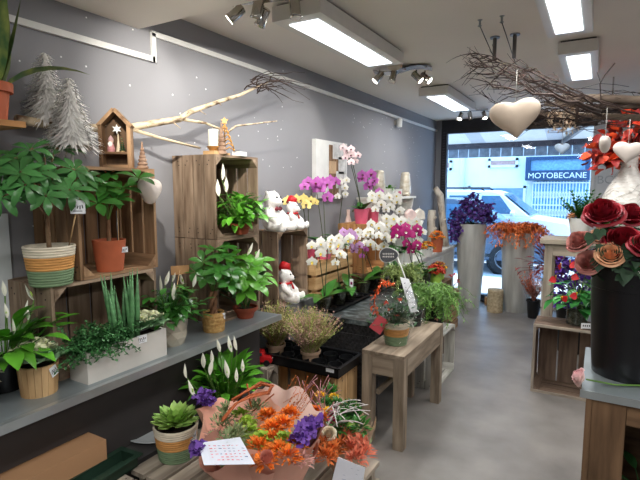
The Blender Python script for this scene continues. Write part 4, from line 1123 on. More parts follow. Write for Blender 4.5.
mb.v = [(x*1.07,y*1.07,z) for x,y,z in mb.v]; mb.build('printed_rose', mat('printed_rose', (206,120,140), .6), t)
# lower tier: linen hearts, red ornament
heart_m = mat('linen_pink', (232,206,200), .9, bump=.2); lin_m = mat('linen_cream', (224,216,202), .9, bump=.2)
for px, mm, lb, s in ((408,heart_m,'pink linen house shaped cushion on the lower shelf of the white rack',.16),(417,lin_m,'cream linen bag at the right end of the lower rack shelf',.15)):
    r = P(px,220,X=-1.74); t = thing('linen_ornament', lb, 'ornament', (-1.72,r.y,1.14), math.radians(60))
    mb = MB(); mb.prism([(-s*.5,0),(s*.5,0),(s*.42,s*.6),(0,s*.85),(-s*.42,s*.6)], -.03, .03, 'y'); o = mb.build('cushion', mm, t); bv = o.modifiers.new('bevel','BEVEL'); bv.width = .015; bv.segments = 3
    MB().tube([(0,0,s*.82),(.01,0,s*1.0)], .002, 4).build('loop', STRINGM if 'STRINGM' in globals() else WHITE, t)
r = P(408,226,X=-1.66)
t = thing('red_ornament', 'small red flower ornament on the lower shelf of the white rack', 'ornament', (-1.665,r.y,1.14))
mb = MB(); spray(mb,(0,0,.015),26,.028,.012,(.0,1.4),(0,.012),(.2,.8),.2,.01); mb.build('petals', RED, t); MB().lathe([(.018,0),(.02,.02)], n=12).build('base', WHITE, t)
orchid('upper left white orchid in front of the white rack', V((-1.52,4.30,ZW)) if False else V((-1.60,4.18,ZW)), [(q(378,200,-1.6),q(384,222,-1.56),FL_WHITE,9,1.15)], 'white', 6, .22, .06, .12)
orchid('upper right white orchid in front of the white rack', V((-1.60,4.42,ZW)), [(q(394,200,-1.6),q(399,224,-1.56),FL_WHITE,10,1.15)], 'white', 6, .2, .06, .12)

# birch logs at the window end of the sideboard
BLOG = mat('birch_log', (206,196,180), .85, c2=(112,96,84), scale=14, stretch=(1,1,.5), bump=.5, lo=.5, hi=.72)
def log(label, pts, r):
    pts = [V(p) for p in pts]; t = thing('birch_log', label, 'log', pts[0])
    MB().tube([p-pts[0] for p in pts], r, 10).build('trunk', BLOG, t)
    mb = MB(); k = pts[-1]-pts[0]
    for f in (.4,.7): mb.tube([k*f, k*f+V((.06,-.03,.05))], [.02,.015], 7); 
    mb.build('branch_stub', BLOG, t)
yb = 5.85
a = P(446,240,Y=yb); a = V((a.x,yb,ZW)); log('taller crooked birch log standing by the shop window', [a, P(442,215,Y=yb), P(440,195,Y=yb), P(435,188,Y=yb)], [.045,.042,.045,.035])
a = P(432,240,Y=yb-.05); log('shorter birch log standing left of the taller one', [V((a.x,yb-.05,ZW)), P(431,222,Y=yb-.05), P(432,210,Y=yb-.05)], [.055,.05,.045])
def bowl_flowers(label, loc, potm, ca, cb, r=.06, h=.12, n=60, name='potted_chrysanthemum'):
    t = thing(name, label, 'potted plant', loc); pot(t,r*.8,r,h,potm)
    mb = MB()
    for k in range(n):
        a = u(0,6.28); e = u(.1,1.4); d = sp(a,e); c = d*r*1.15+V((0,0,h-.02)); mb.mi = 0 if R.random() < .75 else 1
        for j in range(7): mb.leaf(c, (d*.5+sp(2*PI*j/7,u(-.2,.6))), d, .022, .007, .3, .1, 2)
    mb.build('flowers', [ca, cb], t)
    mb = MB(); spray(mb,(0,0,h-.02),24,.05,.016,(.1,.8),(.01,.03),(.3,.9),.2,.03); mb.build('foliage', GREEN_D, t); return t
ORG = mat('flower_orange', (226,120,30), .6, isl=.2); YEL = mat('flower_yellow', (226,180,40), .6, isl=.2); REDO = mat('flower_red_orange', (200,62,36), .6, isl=.25); MAROON = mat('flower_maroon', (120,36,36), .6, isl=.2)
bowl_flowers('orange flowers in a tall terracotta pot at the window end of the white sideboard', V((P(437,245,Y=5.3).x,5.3,ZW)), TERRA, ORG, YEL, .07, .17)
bowl_flowers('orange flowers in a small white heart printed pot on the white sideboard', V((P(427.5,248,Y=4.9).x,4.9,ZW)), WHITE, ORG, YEL, .06, .10)
# ================================================================== plant table and its bouquet
ZPT = .56
t = thing('plant_table', 'small weathered wooden table with thick legs holding the wrapped bouquet', 'table', (-1.022,2.85,0))
mb = MB()
for k in range(3): mb.lo((-.13+.087*k,-.385,ZPT-.022),(-.13+.087*k+.085,.385,ZPT))
mb.build('table_top', W_TABLE['y'], t)
for s in (-1,1):
    MB().box((s*.118,0,ZPT-.022-.055),(.02,.64,.11)).build('side_apron', W_TABLE['y'], t)
    MB().box((0,s*.372,ZPT-.022-.055),(.13,.02,.11)).build('end_apron', W_TABLE['x'], t)
    for r in (-1,1): MB().box((s*.098,r*.353,(ZPT-.0225)/2),(.062,.062,ZPT-.0225)).build('leg', W_TABLE['z'], t)
MB().box((-.05,0,.30),(.02,.66,.03)).build('stretcher', W_TABLE['y'], t)

loc = P(394,346,Z=ZPT); loc = V((loc.x-.01,loc.y+.055,ZPT))
t = thing('wrapped_bouquet', 'green and orange arrangement in a striped raffia pot wrapped in clear film', 'bouquet', loc)
striped_pot(t, .064, .08, .14)
mb = MB()
for k in range(260):
    d = sp(u(0,6.28),u(.1,1.5)); L = u(.05,.2); b = V((0,0,.11)); p = b+d*L*V((.85,.85,1)).length*.6; mb.leaf(p, sp(u(0,6.28),u(-.2,1)), V((0,0,1)), .035, .008, .4, .2, 3)
    if k % 3 == 0: mb.tube([b, p], .0012, 3, False)
mb.build('foliage', GREEN_D, t)
mb = MB(); o = loc
arc = [P(x,y,Y=loc.y-.06)-o for x,y in ((378,318),(374,305),(376,292),(381,284),(388,281),(394,286))]
for k in range(70):
    f = u(0,len(arc)-1.01); i = int(f); p = arc[i].lerp(arc[i+1],f-i)+V((u(-.012,.012),u(-.02,.02),u(-.012,.012))); mb.leaf(p, sp(u(0,6.28),u(-1,1)), V((0,0,1)), .03, .006, .5, .2, 3)
mb.tube(arc, .003, 6); mb.build('orange_garland', mat('garland_orange', (226,96,44), .6, isl=.25), t)
mb = MB()
for px,py in ((386,303),(390,310),(378,330),(400,300),(396,316),(374,325)):
    c = P(px,py,Y=loc.y-.07)-o
    for k in range(8): mb.leaf(c, sp(u(0,6.28),u(-.3,1)), V((0,0,1)), .022, .007, .3, .2, 3)
mb.build('red_blooms', REDO, t)
mb = MB(); n = 20; vs = []
for i,(r,z) in enumerate(((.062,.0),(.085,.1),(.115,.2),(.13,.28),(.06,.31),(.09,.36))):
    for j in range(n): a = 2*PI*j/n; rr = r*(1+.13*math.sin(a*5+i)); vs.append((rr*math.cos(a),rr*math.sin(a),z+.015*math.sin(a*3)+.002))
mb.add(vs, [(i*n+j,i*n+(j+1)%n,(i+1)*n+(j+1)%n,(i+1)*n+j) for i in range(5) for j in range(n)]); mb.build('clear_film', CELLO, t)
# greeting cards and chalkboard leaf belonging to it
def flat(name, label, cat, pts, m, depth, scrib=None, group=None, stick=None):
    """thin card through four room points"""
    pts = [V(p) for p in pts]; c = sum(pts, V())/4; n = (pts[1]-pts[0]).cross(pts[3]-pts[0]).normalized()
    mb = MB(); vs = [p-c for p in pts]+[p-c-n*depth for p in pts]
    mb.add(vs, [(0,1,2,3),(7,6,5,4)]+[((i+1)%4,i,4+i,4+(i+1)%4) for i in range(4)], False)
    t = thing(name, label, cat, c, 0, group); mb.build('card', m, t)
    if scrib:
        rows, cols, ms, rng, h = scrib; mb = MB(); ex = pts[1]-pts[0]; ey = pts[3]-pts[0]
        for r in range(rows):
            for k in range(cols):
                if R.random() < .2: continue
                f = rng[0]+(rng[1]-rng[0])*(k+.5)/cols; g = rng[2]+(rng[3]-rng[2])*(r+.5)/rows; w = (rng[1]-rng[0])/cols*u(.3,.7)
                mb.mi = R.choice(range(len(ms))); q = pts[0]+ex*f+ey*g+n*.0008-c
                mb.add([q, q+ex*w+ey*u(-.02,.02), q+ex*w+ey*(h+u(-.02,.02)), q+ey*h], [(0,1,2,3)], False)
        mb.build('handwriting', ms, t)
    return t, c
yc = loc.y-.10
flat('red_card', 'small coral red envelope leaning on the striped pot of the wrapped bouquet', 'card', [P(369,327,Y=yc),P(380,335,Y=yc-.01),P(388.5,321,Y=yc),P(379,315,Y=yc+.01)], mat('coral_card', (206,84,92), .8, var=.04), .002)
yc = loc.y+.08
t, c = flat('price_card', 'tilted white price sheet clipped beside the wrapped bouquet', 'card', [P(411,313,Y=yc-.02),P(418.5,311,Y=yc+.03),P(409,279,Y=yc+.03),P(400,277,Y=yc-.02)], PAPER, .002, (7,3,[INK],(.15,.85,.1,.85),.02))
MB().tube([V((0,0,.0))+P(404,310,Y=yc+.01)-c, P(405,277,Y=yc+.02)-c], .002, 5).build('stick', WHITE, t)
yc = loc.y+.12
c = P(389,255,Y=yc); t = thing('leaf_sign', 'grey chalkboard leaf shaped sign with white edge above the wrapped bouquet', 'sign', c)
mb = MB(); e1 = (P(399,257,Y=yc)-P(379,257,Y=yc)); L = e1.length; ex = e1.normalized(); ez = V((0,0,1))
def leafpoly(s): return [ex*(L/2*s*math.cos(a)) + ez*(L*.36*s*math.sin(a)*(1-.25*math.cos(a))) for a in [2*PI*k/24 for k in range(24)]]
nn = V((.15,-1,0)).normalized()
for s,m_,d in ((1.0,0,0),(.9,1,.002)):
    mb.mi = m_; p = leafpoly(s); vs = [q+nn*(d+.002) for q in p]+[q+nn*(d-.002) for q in p]; k = 24
    mb.add(vs, [tuple(range(k)),tuple(range(2*k-1,k-1,-1))]+[((i+1)%k,i,k+i,k+(i+1)%k) for i in range(k)], False)
mb.build('leaf_board', [WHITE, mat('chalkboard', (88,90,94), .8)], t); mb = MB()
for r in range(2):
    for k in range(7): q = ex*(-L*.28+k*L*.085)+ez*(.008-r*.018)+nn*.0046; mb.box(q,(.006,.001,.010),M=Matrix.Rotation(u(-.6,.6),3,'Y'))
mb.build('chalk_writing', WHITE, t)
MB().tube([ex*L*.40-ez*.005, P(408,285,Y=yc)-c, P(416,318,Y=yc)-c], .004, 6).build('stick', WHITE, t)
# black pot with clear film
loc = V((-1.055,3.10,ZPT)); t = thing('film_wrapped_pot', 'black pot wrapped in crinkled clear film on the plant table', 'potted plant', loc)
pot(t,.045,.055,.10,BLACK)
mb = MB(); vs = []; n = 16
for i,(r,z) in enumerate(((.065,.002),(.062,.06),(.07,.12),(.03,.15),(.07,.19))):
    for j in range(n): a = 2*PI*j/n; rr = r*(1+.12*math.sin(a*6+i)); vs.append((rr*math.cos(a),rr*math.sin(a),z))
mb.add(vs, [(i*n+j,i*n+(j+1)%n,(i+1)*n+(j+1)%n,(i+1)*n+j) for i in range(4) for j in range(n)]); mb.build('clear_film', CELLO, t)
mb = MB()
for k in range(6): mb.leaf((0,-.065,.04), sp(PI*1.5,0)*.1+V((math.cos(k*PI/3),-.3,math.sin(k*PI/3))), V((0,-1,0)), .05,.007,.1,.2,3)
mb.build('star_bow', WHITE, t)

# ================================================================== ferns and boxes on the aisle side
crate('whitewashed crate standing on the floor behind the plant table, open to the aisle', (-1.06,3.62,0), (.19,.50,.385), W_WHITE, nside=2, nback=3, nb_gap=.03)
slat_box('brown slatted wooden box on the floor near the window, below the ferns', (-1.39,4.78,0), (.26,.72,.42), W_GREY if False else W_BROWN, rows=4, name='slatted_box')
tag(MB().lo((-.12,-.19,0),(.12,.19,.66)).build('plant_stand', W_DARK['z'], None, (-1.27,4.22,0)), 'dark wooden stand behind the ferns, under the lime green pot', 'stand')
FERN = mat('fern_green', (108,152,68), .6, var=.25, isl=.35); FERN2 = mat('fern_pale', (146,166,92), .6, var=.25, isl=.3)
def fern(label, loc, n, Lr, m=FERN, drop=1.0, potm=None, aim=(0,2*PI), red=0, ph=.13):
    t = thing('asparagus_fern', label, 'potted plant', loc); H0 = ph; pot(t,.06,.078,H0,potm or BLACK)
    mb = MB()
    for k in range(n):
        a = u(*aim); L = u(*Lr); b = V((0,0,H0-.01)); d = sp(a,u(.3,1.4)); mid = b+d*L*.75; tip = b+V((math.cos(a),math.sin(a),0))*L*u(.6,1.0)+V((0,0,L*u(-.75,.5)*drop))
        pts = bez(b, mid, tip, 12); mb.tube(pts, .0013, 3, False)
        for i,p in enumerate(pts[2:]):
            for s in range(6): mb.leaf(p, sp(u(0,6.28),u(-.7,.8)), V((0,0,1)), .034*u(.6,1.2), .0035, .3, .1, 2)
    mb.build('fronds', m, t)
    if red:
        mb = MB()
        for k in range(red):
            c = sp(u(4,6.5),u(-.2,1.2))*u(.1,.2)+V((0,0,.12))
            for j in range(5): mb.leaf(c, sp(u(0,6.28),u(-.5,1)), V((0,0,1)), .02, .006, .3,.2,2)
        mb.build('pink_tips', mat('fern_pink', (206,120,110), .6), t)
    return t
fern('feathery green fern just behind the plant table, spilling over the whitewashed crate', V((-1.03,3.47,.385)), 150, (.18,.36), FERN, .5, red=10, ph=.26, aim=(.6,5.9))
fern('pale green fern at the aisle edge of the whitewashed crate', V((-1.10,3.72,.385)), 140, (.14,.25), FERN, .7, ph=.24, aim=(.9,5.3))
fern('upright pale fern at the back beside the magenta orchid', V((-1.34,3.62,ZB)), 70, (.14,.28), FERN2, .5)
fern('loose pale fern growing out of the brown slatted box', V((-1.40,4.60,.025)), 50, (.28,.42), FERN2, .1, aim=(1.2,5.0))
t = thing('spiky_plant', 'dark spiky leaved plant with red flowers in a brown pot inside the slatted box', 'potted plant', (-1.38,4.95,.26)); pot(t,.055,.07,.10,TERRA_D)
mb = MB(); spray(mb,(0,0,.09),90,.2,.006,(.3,1.5),(0,.02),(.1,.7),.2,.03,stem=None); mb.build('foliage', GREEN_G, t)
for k in range(8):
    mb = MB(); d = sp(u(0,6.28),u(.8,1.5)); c = V((0,0,.1))+d*u(.22,.34); mb.tube([(0,0,.08),c],.0015,3,False)
    for j in range(9): mb.leaf(c, sp(u(0,6.28),u(-.3,1)), V((0,0,1)), .035, .011, .3,.2,2)
    mb.build('red_bloom', RED, t)
bowl_flowers('red orange chrysanthemum in a lime green pot between the ferns', V((-1.22,4.13,.66)), GREEN_Y, REDO, REDO, .062, .10, 90)
bowl_flowers('maroon and yellow chrysanthemum in a lime green pot, right of the red one', V((-1.25,4.32,.66)), GREEN_Y, MAROON, YEL, .062, .10, 80)

# ================================================================== heather tray on its crate
crate('pale wooden crate on the floor under the tray of heather', (-1.46,2.40,0), (.26,.50,.455), W_PALE, rz=-PI/2, nside=2, nback=4)
plant_tray('black plastic carry tray under the two heather pots', (-1.455,2.37,.455), .54, .27, 5, 2, h=.06)
HP = mat('heather_pot', (168,140,116), .8, var=.15)
H_G = mat('heather_green', (168,176,98), .7, isl=.3); H_P = mat('heather_pink', (200,160,146), .8, isl=.25)
def heather(label, loc, S, pink):
    t = thing('heather', label, 'potted plant', loc); pot(t,.045,.055,.075,HP,rim=.018)
    g, k2 = MB(), MB()
    for k in range(560):
        a = u(0,6.28); e = u(.7,1.5); L = u(.10,.2)*S; b = V((u(-.03,.03),u(-.03,.03),.065)); d = sp(a,e); tip = b+d*L; mm = k2 if (R.random() < pink and L > .1) else g
        mm.tube([b, b+d*L*.5+V((0,0,.01)), tip], [.0012,.0012,.0006], 3, False)
        for f in (.45,.6,.75,.9,1):
            for s in range(3): mm.leaf(b.lerp(tip,f), sp(u(0,6.28),u(.2,1.2)), V((0,0,1)), .014, .0022, .2, .1, 2)
    g.build('green_stems', H_G, t); k2.build('pink_stems', H_P, t)
p1 = P(287,358,Z=.432); p2 = P(323,364,Z=.432)
heather('heather with more green stems, left pot in the black tray', V((p1.x-.03,2.34,.47)), 1.35, .35)
heather('pinkish heather, right pot in the black tray', V((p2.x-.03,2.345,.47)), 1.35, .5)
MB().box((.22,-.139,.045),(.05,.002,.03)).build('tray_label', PAPER, bpy.data.objects['plant_tray.002'])

# grey crate with the red toy truck
crate('grey wooden crate on the floor under the red toy truck', (-1.69,2.20,0), (.19,.11,.455), W_GREY, nside=2, nback=2)
t = thing('toy_truck', 'small red vintage toy truck carrying parcels on the grey crate', 'toy', (-1.60,2.14,.50), math.radians(25))
RG = mat('truck_red', (206,36,40), .3, var=.08)
t.location = (-1.70,2.195,.455)
mb = MB(); mb.prism([(-.07,.02),(.085,.02),(.09,.045),(.075,.058),(.04,.06),(.03,.085),(-.005,.088),(-.015,.055),(-.07,.055)], -.032,.032,'y'); o = mb.build('body', RG, t); bv = o.modifiers.new('bevel','BEVEL'); bv.width = .006; bv.segments = 3
for x in (-.042,.055):
    for s in (-1,1):
        mb = MB(); mb.X = Matrix.Translation((x,s*.032,.019)) @ Matrix.Rotation(PI/2,4,'X'); mb.lathe([(0,-.007),(.017,-.007),(.019,0),(.017,.007),(0,.007)],n=16); w = mb.build('wheel', BLACK, t)
        mb = MB(); mb.X = Matrix.Translation((x,s*.036,.019)) @ Matrix.Rotation(PI/2,4,'X'); mb.lathe([(0,-.006),(.009,-.005),(.009,.004)],n=12); mb.build('hub', CHROME, w)
for s in (-1,1): mb = MB(); mb.box((.013,s*.0325,.07),(.03,.002,.018)); mb.build('side_window', mat('toy_window',(70,72,80),.2), t)
mb = MB(); mb.sph((.088,-.02,.045),.007,8,6); mb.sph((.088,.02,.045),.007,8,6); mb.build('headlights', CHROME, t)
for k,(x,z,c) in enumerate(((-.045,.062,(196,170,140)),(-.02,.064,(222,214,200)),(-.035,.086,(200,150,130)))):
    tg = thing('toy_parcel', ('kraft parcel at the tail of the red toy truck','white parcel behind the cab of the red toy truck','pink brown parcel on top of the toy truck load')[k], 'parcel', t.matrix_world @ V((0,0,0)) if False else V((-1.70,2.195,.455)) + Matrix.Rotation(math.radians(25),3,'Z') @ V((x,0,z-.006)), math.radians(25))
    MB().box((0,0,.011),(.022,.036,.022)).build('wrapping', mat('parcel_%s'%('abc'[k]), c, .8), tg); MB().box((0,0,.0115),(.005,.0372,.0232)).build('ribbon', RED, tg)

# ================================================================== front left: boxes, succulent, lily
CARD = mat('cardboard', (168,128,92), .85, var=.06, scale=5)
t = thing('cardboard_box', 'long brown cardboard box on the black ledge at the lower left', 'box', (-1.665,.69,.431))
w, l, h = .26, .74, .135; mb = MB()
mb.lo((-w/2,-l/2,0),(w/2,l/2,h)); mb.build('carton', CARD, t)
MB().lo((-w/2,-l/2,h),(-.002,l/2,h+.004)).build('flap', CARD, t); MB().lo((.002,-l/2,h),(w/2,l/2,h+.004)).build('flap', CARD, t)
MB().lo((-.03,-l/2,h+.0042),(.03,l/2,h+.0048)).build('packing_tape', mat('tape_brown', (150,108,70), .35), t)
t = thing('green_trough', 'dark green plastic window box tray lying in front of the cardboard box', 'tray', (-1.488,.885,.446), math.radians(4))
TG = mat('trough_green', (32,54,42), .45, var=.12); mb = MB(); w,l,h = .085,.50,.045
mb.lo((-w/2,-l/2,0),(w/2,l/2,.006))
for s in (-1,1): mb.box((s*(w/2-.004),0,h/2),(.008,l,h)); mb.box((0,s*(l/2-.004),h/2),(w-.016,.008,h))
mb.build('trough', TG, t); mb = MB()
for s in (-1,1): mb.box((s*(w/2+.003),0,h),(.022,l+.03,.005)); mb.box((0,s*(l/2+.003),h),(w-.01,.022,.005))
mb.build('rim', TG, t)
crate('weathered slatted crate at the lower left edge under the green trough', (-1.41,.86,0), (.17,.44,.445), W_GREY, nside=2, nback=4)
p = P(146,436,Z=.43)
tag(MB().lathe([(.02,.0),(.115,.006),(.14,.014),(.138,.017),(.11,.009),(0,.007)], n=40).build('grey_plate', mat('plate_grey', (176,180,182), .35, var=.03), None, (p.x+.0,p.y+.06,.4305)), 'round pale grey plate on the black ledge behind the succulent', 'plate')
def slatted_top_crate(label, loc, size, ws, n=4):
    dx, dy, dz = size; t = thing('slatted_crate', label, 'crate', loc); mb = MB(); w = dx/n
    for k in range(n): mb.box((-dx/2+w*(k+.5),0,dz-.009),(w-.016,dy,.018))
    mb.build('top_slats', ws['y'], t)
    for s in (-1,1):
        mb = MB()
        for z0 in (0,1,2): mb.box((s*(dx/2-.008),0,.07+z0*(dz-.1)/3),(.014,dy-.03,(dz-.1)/3-.02))
        mb.build('side_slats', ws['y'], t); mb = MB()
        for z0 in (0,1,2): mb.box((0,s*(dy/2-.02),.07+z0*(dz-.1)/3),(dx-.04,.014,(dz-.1)/3-.02))
        mb.build('end_slats', ws['x'], t)
        for r in (-1,1): MB().box((s*(dx/2-.035),r*(dy/2-.045),(dz-.02)/2),(.035,.035,dz-.022)).build('corner_post', ws['z'], t)
    return t
slatted_top_crate('weathered slatted crate holding the green succulent', (-1.315,1.36,0), (.335,.49,.44), W_GREY, 4)
slatted_top_crate('dark weathered slatted crate under the front peace lily', (-1.40,1.82,0), (.34,.38,.36), W_DARK, 4)
slatted_top_crate('low weathered slatted crate in front, under the two paper wrapped bouquets', (-.955,1.50,0), (.36,.74,.29), W_GREY, 4)

loc = P(175,457,Z=.44); loc = V((loc.x,loc.y+.01,.44))
t = thing('succulent', 'bright green rosette succulent in a striped raffia basket on the slatted crate', 'potted plant', loc); striped_pot(t,.066,.085,.135)
mb = MB()
for ring,(n,el,L) in enumerate(((12,.12,.098),(11,.4,.095),(10,.7,.085),(7,1.0,.07),(5,1.3,.05))):
    for k in range(n):
        a = 2*PI*k/n+ring*.35+u(-.1,.1); d = sp(a,el+u(-.1,.1)); n_ = V((0,0,1)); p = V((0,0,.14))
        for s in (1,-1): mb.leaf(p+V((0,0,.002*s)), d, V((0,0,s)), L, .0150, -.25*s*1, .28, 5, 1.25)
mb.build('rosette', mat('succulent_green', (186,216,122), .4, c2=(140,190,88), scale=10, isl=.12), t)
price_tag(t, (.079,.012,.098), .032, .034, math.radians(-5))

loc = V((-1.52,1.70,.36))
peace_lily('large peace lily with many white blooms in front of the counter, beside the toy truck', loc, 95, .12, .024,
    [P(187,378,X=-1.45),P(195,396,X=-1.36),P(212,364,X=-1.42),P(220,352,X=-1.42),P(232,352,X=-1.40),P(237,350,X=-1.38),P(228,378,X=-1.34),P(237,382,X=-1.33),P(204,368,X=-1.45),P(243,372,X=-1.32),P(210,375,X=-1.36)],
    potf=lambda t: (pot(t,.06,.08,.13,BLACK), .13)[1], leaf=GREEN_B, el=(.6,1.45), pet=(.05,.16), fl=.07)

# ================================================================== paper wrapped bouquets
PINKPAPER = mat('pink_paper', (236,178,156), .75, var=.05, scale=6, bump=.15); INNERP = mat('paper_inner', (238,206,194), .75, var=.05)
def paper(t, c0, r0, z0, c1, r1, z1, ph, ruff, m, frac=(0,2*PI), hv=.04, nm='wrapping_paper'):
    mb = MB(); n = 56; rows = 9; vs = []
    for i in range(rows+1):
        f = i/rows
        for j in range(n+1):
            a = frac[0]+(frac[1]-frac[0])*j/n; r = r0+(r1-r0)*f**.8; w = 1+ruff*f*f*(math.sin(a*5+ph)+.5*math.sin(a*11+ph*2))
            zz = z0+(z1-z0)*f + hv*f*f*math.sin(a*3+ph)+.02*f*f*math.sin(a*9)
            vs.append((c0[0]+(c1[0]-c0[0])*f+r*w*math.cos(a), c0[1]+(c1[1]-c0[1])*f+r*w*math.sin(a), zz))
    mb.add(vs, [(i*(n+1)+j,i*(n+1)+j+1,(i+1)*(n+1)+j+1,(i+1)*(n+1)+j) for i in range(rows) for j in range(n)])
    return mb.build(nm, m, t)
CEL_O = mat('celosia_orange', (232,122,34), .7, isl=.25); CEL_R = mat('dried_orange', (206,112,52), .8, isl=.25); LIM = mat('limonium_purple', (110,70,160), .7, isl=.2); LIMEF = mat('hypericum_lime', (150,180,60), .6, isl=.2)
MUTE = mat('muted_green', (128,142,96), .7, isl=.3); DUSK = mat('dusty_pink_bits', (206,150,140), .7, isl=.2); MAGF = mat('hot_magenta', (206,40,120), .6); ROSEC = mat('rose_cream', (240,228,204), .6, var=.06); ROSEP = mat('rose_blush', (236,160,140), .6, var=.08)
def tuft(t, name, c, r, m, n, ll, lw, flat=.7):
    mb = MB()
    for k in range(n):
        d = sp(u(0,6.28),u(-.2,1.5)); p = V(c)+V((d.x,d.y,d.z*flat))*r*u(.3,1)
        mb.leaf(p, (d+V((u(-.6,.6),u(-.6,.6),u(0,.6)))), V((0,0,1)), ll*u(.6,1.2), lw, .4, .2, 3)
    return mb.build(name, m, t)
def rose(t, c, d, r, m, name='rose', n=26, leafy=False):
    """rolled heart and rings of cupped petals opening outwards"""
    d = V(d).normalized(); q = V((0,0,1)).rotation_difference(d).to_matrix(); mb = MB()
    layers = ((.07,1.16,2,.0,2.2),(.14,1.18,2,.01,1.9),(.22,1.17,3,.015,1.4),(.31,1.14,3,.03,1.25),(.41,1.10,4,.05,1.0),(.51,1.03,4,.08,.98),(.61,.93,5,.12,.82),(.70,.80,5,.17,.82),(.78,.62,5,.25,.78))
    if n < 20: layers = layers[:6]
    for li,(rl,h,cnt,fl,hw) in enumerate(layers):
        for k in range(cnt):
            f0 = 2*PI*k/cnt+li*.9+u(-.12,.12); rr = rl*r*u(.94,1.06); hh = h*r*u(.93,1.05); su, sv = 7, 8; vs = []; w1 = u(0,6)
            for i in range(su+1):
                tt = i/su
                for j in range(sv+1):
                    s_ = -1+2*j/sv; ph = f0+s_*hw*(.55+.45*math.sin(min(1,tt*1.25)*PI/2))
                    edge = tt**3; zz = hh*tt*(1-.20*s_*s_*tt) + .03*r*edge*math.sin(s_*4+w1)
                    rad = rr*math.sin(min(1,.18+tt*1.1)*PI/2)**.8 + fl*r*tt**3.2*(1-.35*s_*s_) + .02*r*s_*(1 if k%2 else 1)
                    zz -= (fl+.08)*r*.7*(max(0,tt-.70)/.30)**2
                    vs.append(V((rad*math.cos(ph), rad*math.sin(ph), zz-.45*r)))
            W_ = sv+1
            mb.add([V(c)+q@v for v in vs], [(i*W_+j,i*W_+j+1,(i+1)*W_+j+1,(i+1)*W_+j) for i in range(su) for j in range(sv)])
    return mb.build(name, m, t)

B1 = V((-1.03,1.345,.29))
t = thing('paper_bouquet', 'large orange and purple bouquet wrapped in pink paper, in front', 'bouquet', B1)
paper(t,(0,0),.05,.0,(0,.02),.215,.325,.6,.08,PINKPAPER); paper(t,(0,0),.055,.05,(.0,.06),.20,.35,2.2,.08,INNERP,frac=(.0,2.6),nm='inner_paper'); paper(t,(0,0),.06,.0,(-.01,.02),.245,.33,4,.10,PINKPAPER,frac=(2.3,6.6),nm='outer_paper')
MB().lathe([(.045,.0),(.05,.12)], n=20).build('stems', STEM, t)
MB().lathe([(.05,.1),(.17,.24),(.1,.28),(0,.29)], n=24).build('greenery_bed', MUTE, t)
def bp(px,py,z=.61): return P(px,py,Z=z)-B1
for px,py in ((268,418),(283,426),(272,430),(290,416)): tuft(t,'orange_bloom',bp(px,py,.655),.034,CEL_O,170,.022,.005)
for px,py in ((258,448),(278,452),(265,463),(288,458),(295,446),(272,441)): tuft(t,'dried_orange_bloom',bp(px,py,.635),.034,CEL_O,140,.024,.004)
for px,py in ((250,432),(262,440),(247,424),(284,440),(240,416)): tuft(t,'lime_berries',bp(px,py,.645),.03,LIMEF,90,.014,.008)
for px,py in ((222,428),(236,438),(230,446),(226,416),(256,412)): tuft(t,'muted_sprig',bp(px,py,.65),.042,MUTE,110,.024,.0035,1.0)
for px,py in ((214,440),(240,430),(300,462),(222,448)): tuft(t,'pink_sprig',bp(px,py,.605),.035,DUSK,80,.022,.004)
for px,py in ((300,440),(308,432),(314,424),(207,402),(204,398),(198,451),(303,428)):
    mb = MB(); c = bp(px,py,.66)
    for k in range(26): mb.leaf(c+V((u(-.02,.02),u(-.02,.02),u(-.01,.015))), sp(u(0,6.28),u(0,1.4)), V((0,0,1)), .032, .015, .3, .3, 4, .6, wave=.3)
    mb.build('purple_bloom', LIM, t)
mb = MB()
for k in range(5):
    z = .70+.008*k; pts = [P(x+u(-2,2),y+u(-2,2),Z=z)-B1 for x,y in ((224,420),(236,404),(252,396),(268,392),(272,386),(262,383),(246,390),(232,400))]; mb.tube(pts, .0035, 5)
mb.tube([bp(251,408),bp(247,384,.72)], .004, 5); mb.tube([bp(252,412),bp(274,394,.70)], .003, 5); mb.build('twig_ring', mat('rust_twig', (176,92,52), .8), t)
rose(t, bp(267,458,.665), (.3,-.5,1), .036, ROSEP, 'rose_bud', 16)
mb = MB()
for k in range(22):
    b = bp(u(280,300),u(396,420),.62); d = sp(u(0,1.6),u(.6,1.2)); L = u(.06,.13); mb.tube([b,b+d*L], .0009, 3, False)
    for f in (.6,.8,1): mb.sph(b+d*L*f+V((u(-.006,.006),u(-.006,.006),0)), .0026, 5, 3)
mb.build('dried_seed_heads', CEL_R, t)
z = .60
tc_, c_ = flat('message_sheet', 'handwritten white sheet with pink notes lying on the large pink bouquet', 'card', [P(204,465,Z=z+.06),P(255,464,Z=z+.06),P(240,437,Z=z+.085),P(198,443,Z=z+.085)], mat('sheet_blue_white', (222,228,240), .8, var=.03), .0015, (6,8,[PINKINK,PINKINK,mat('ink_blue',(120,130,170),.8)],(.15,.9,.12,.9),.028))

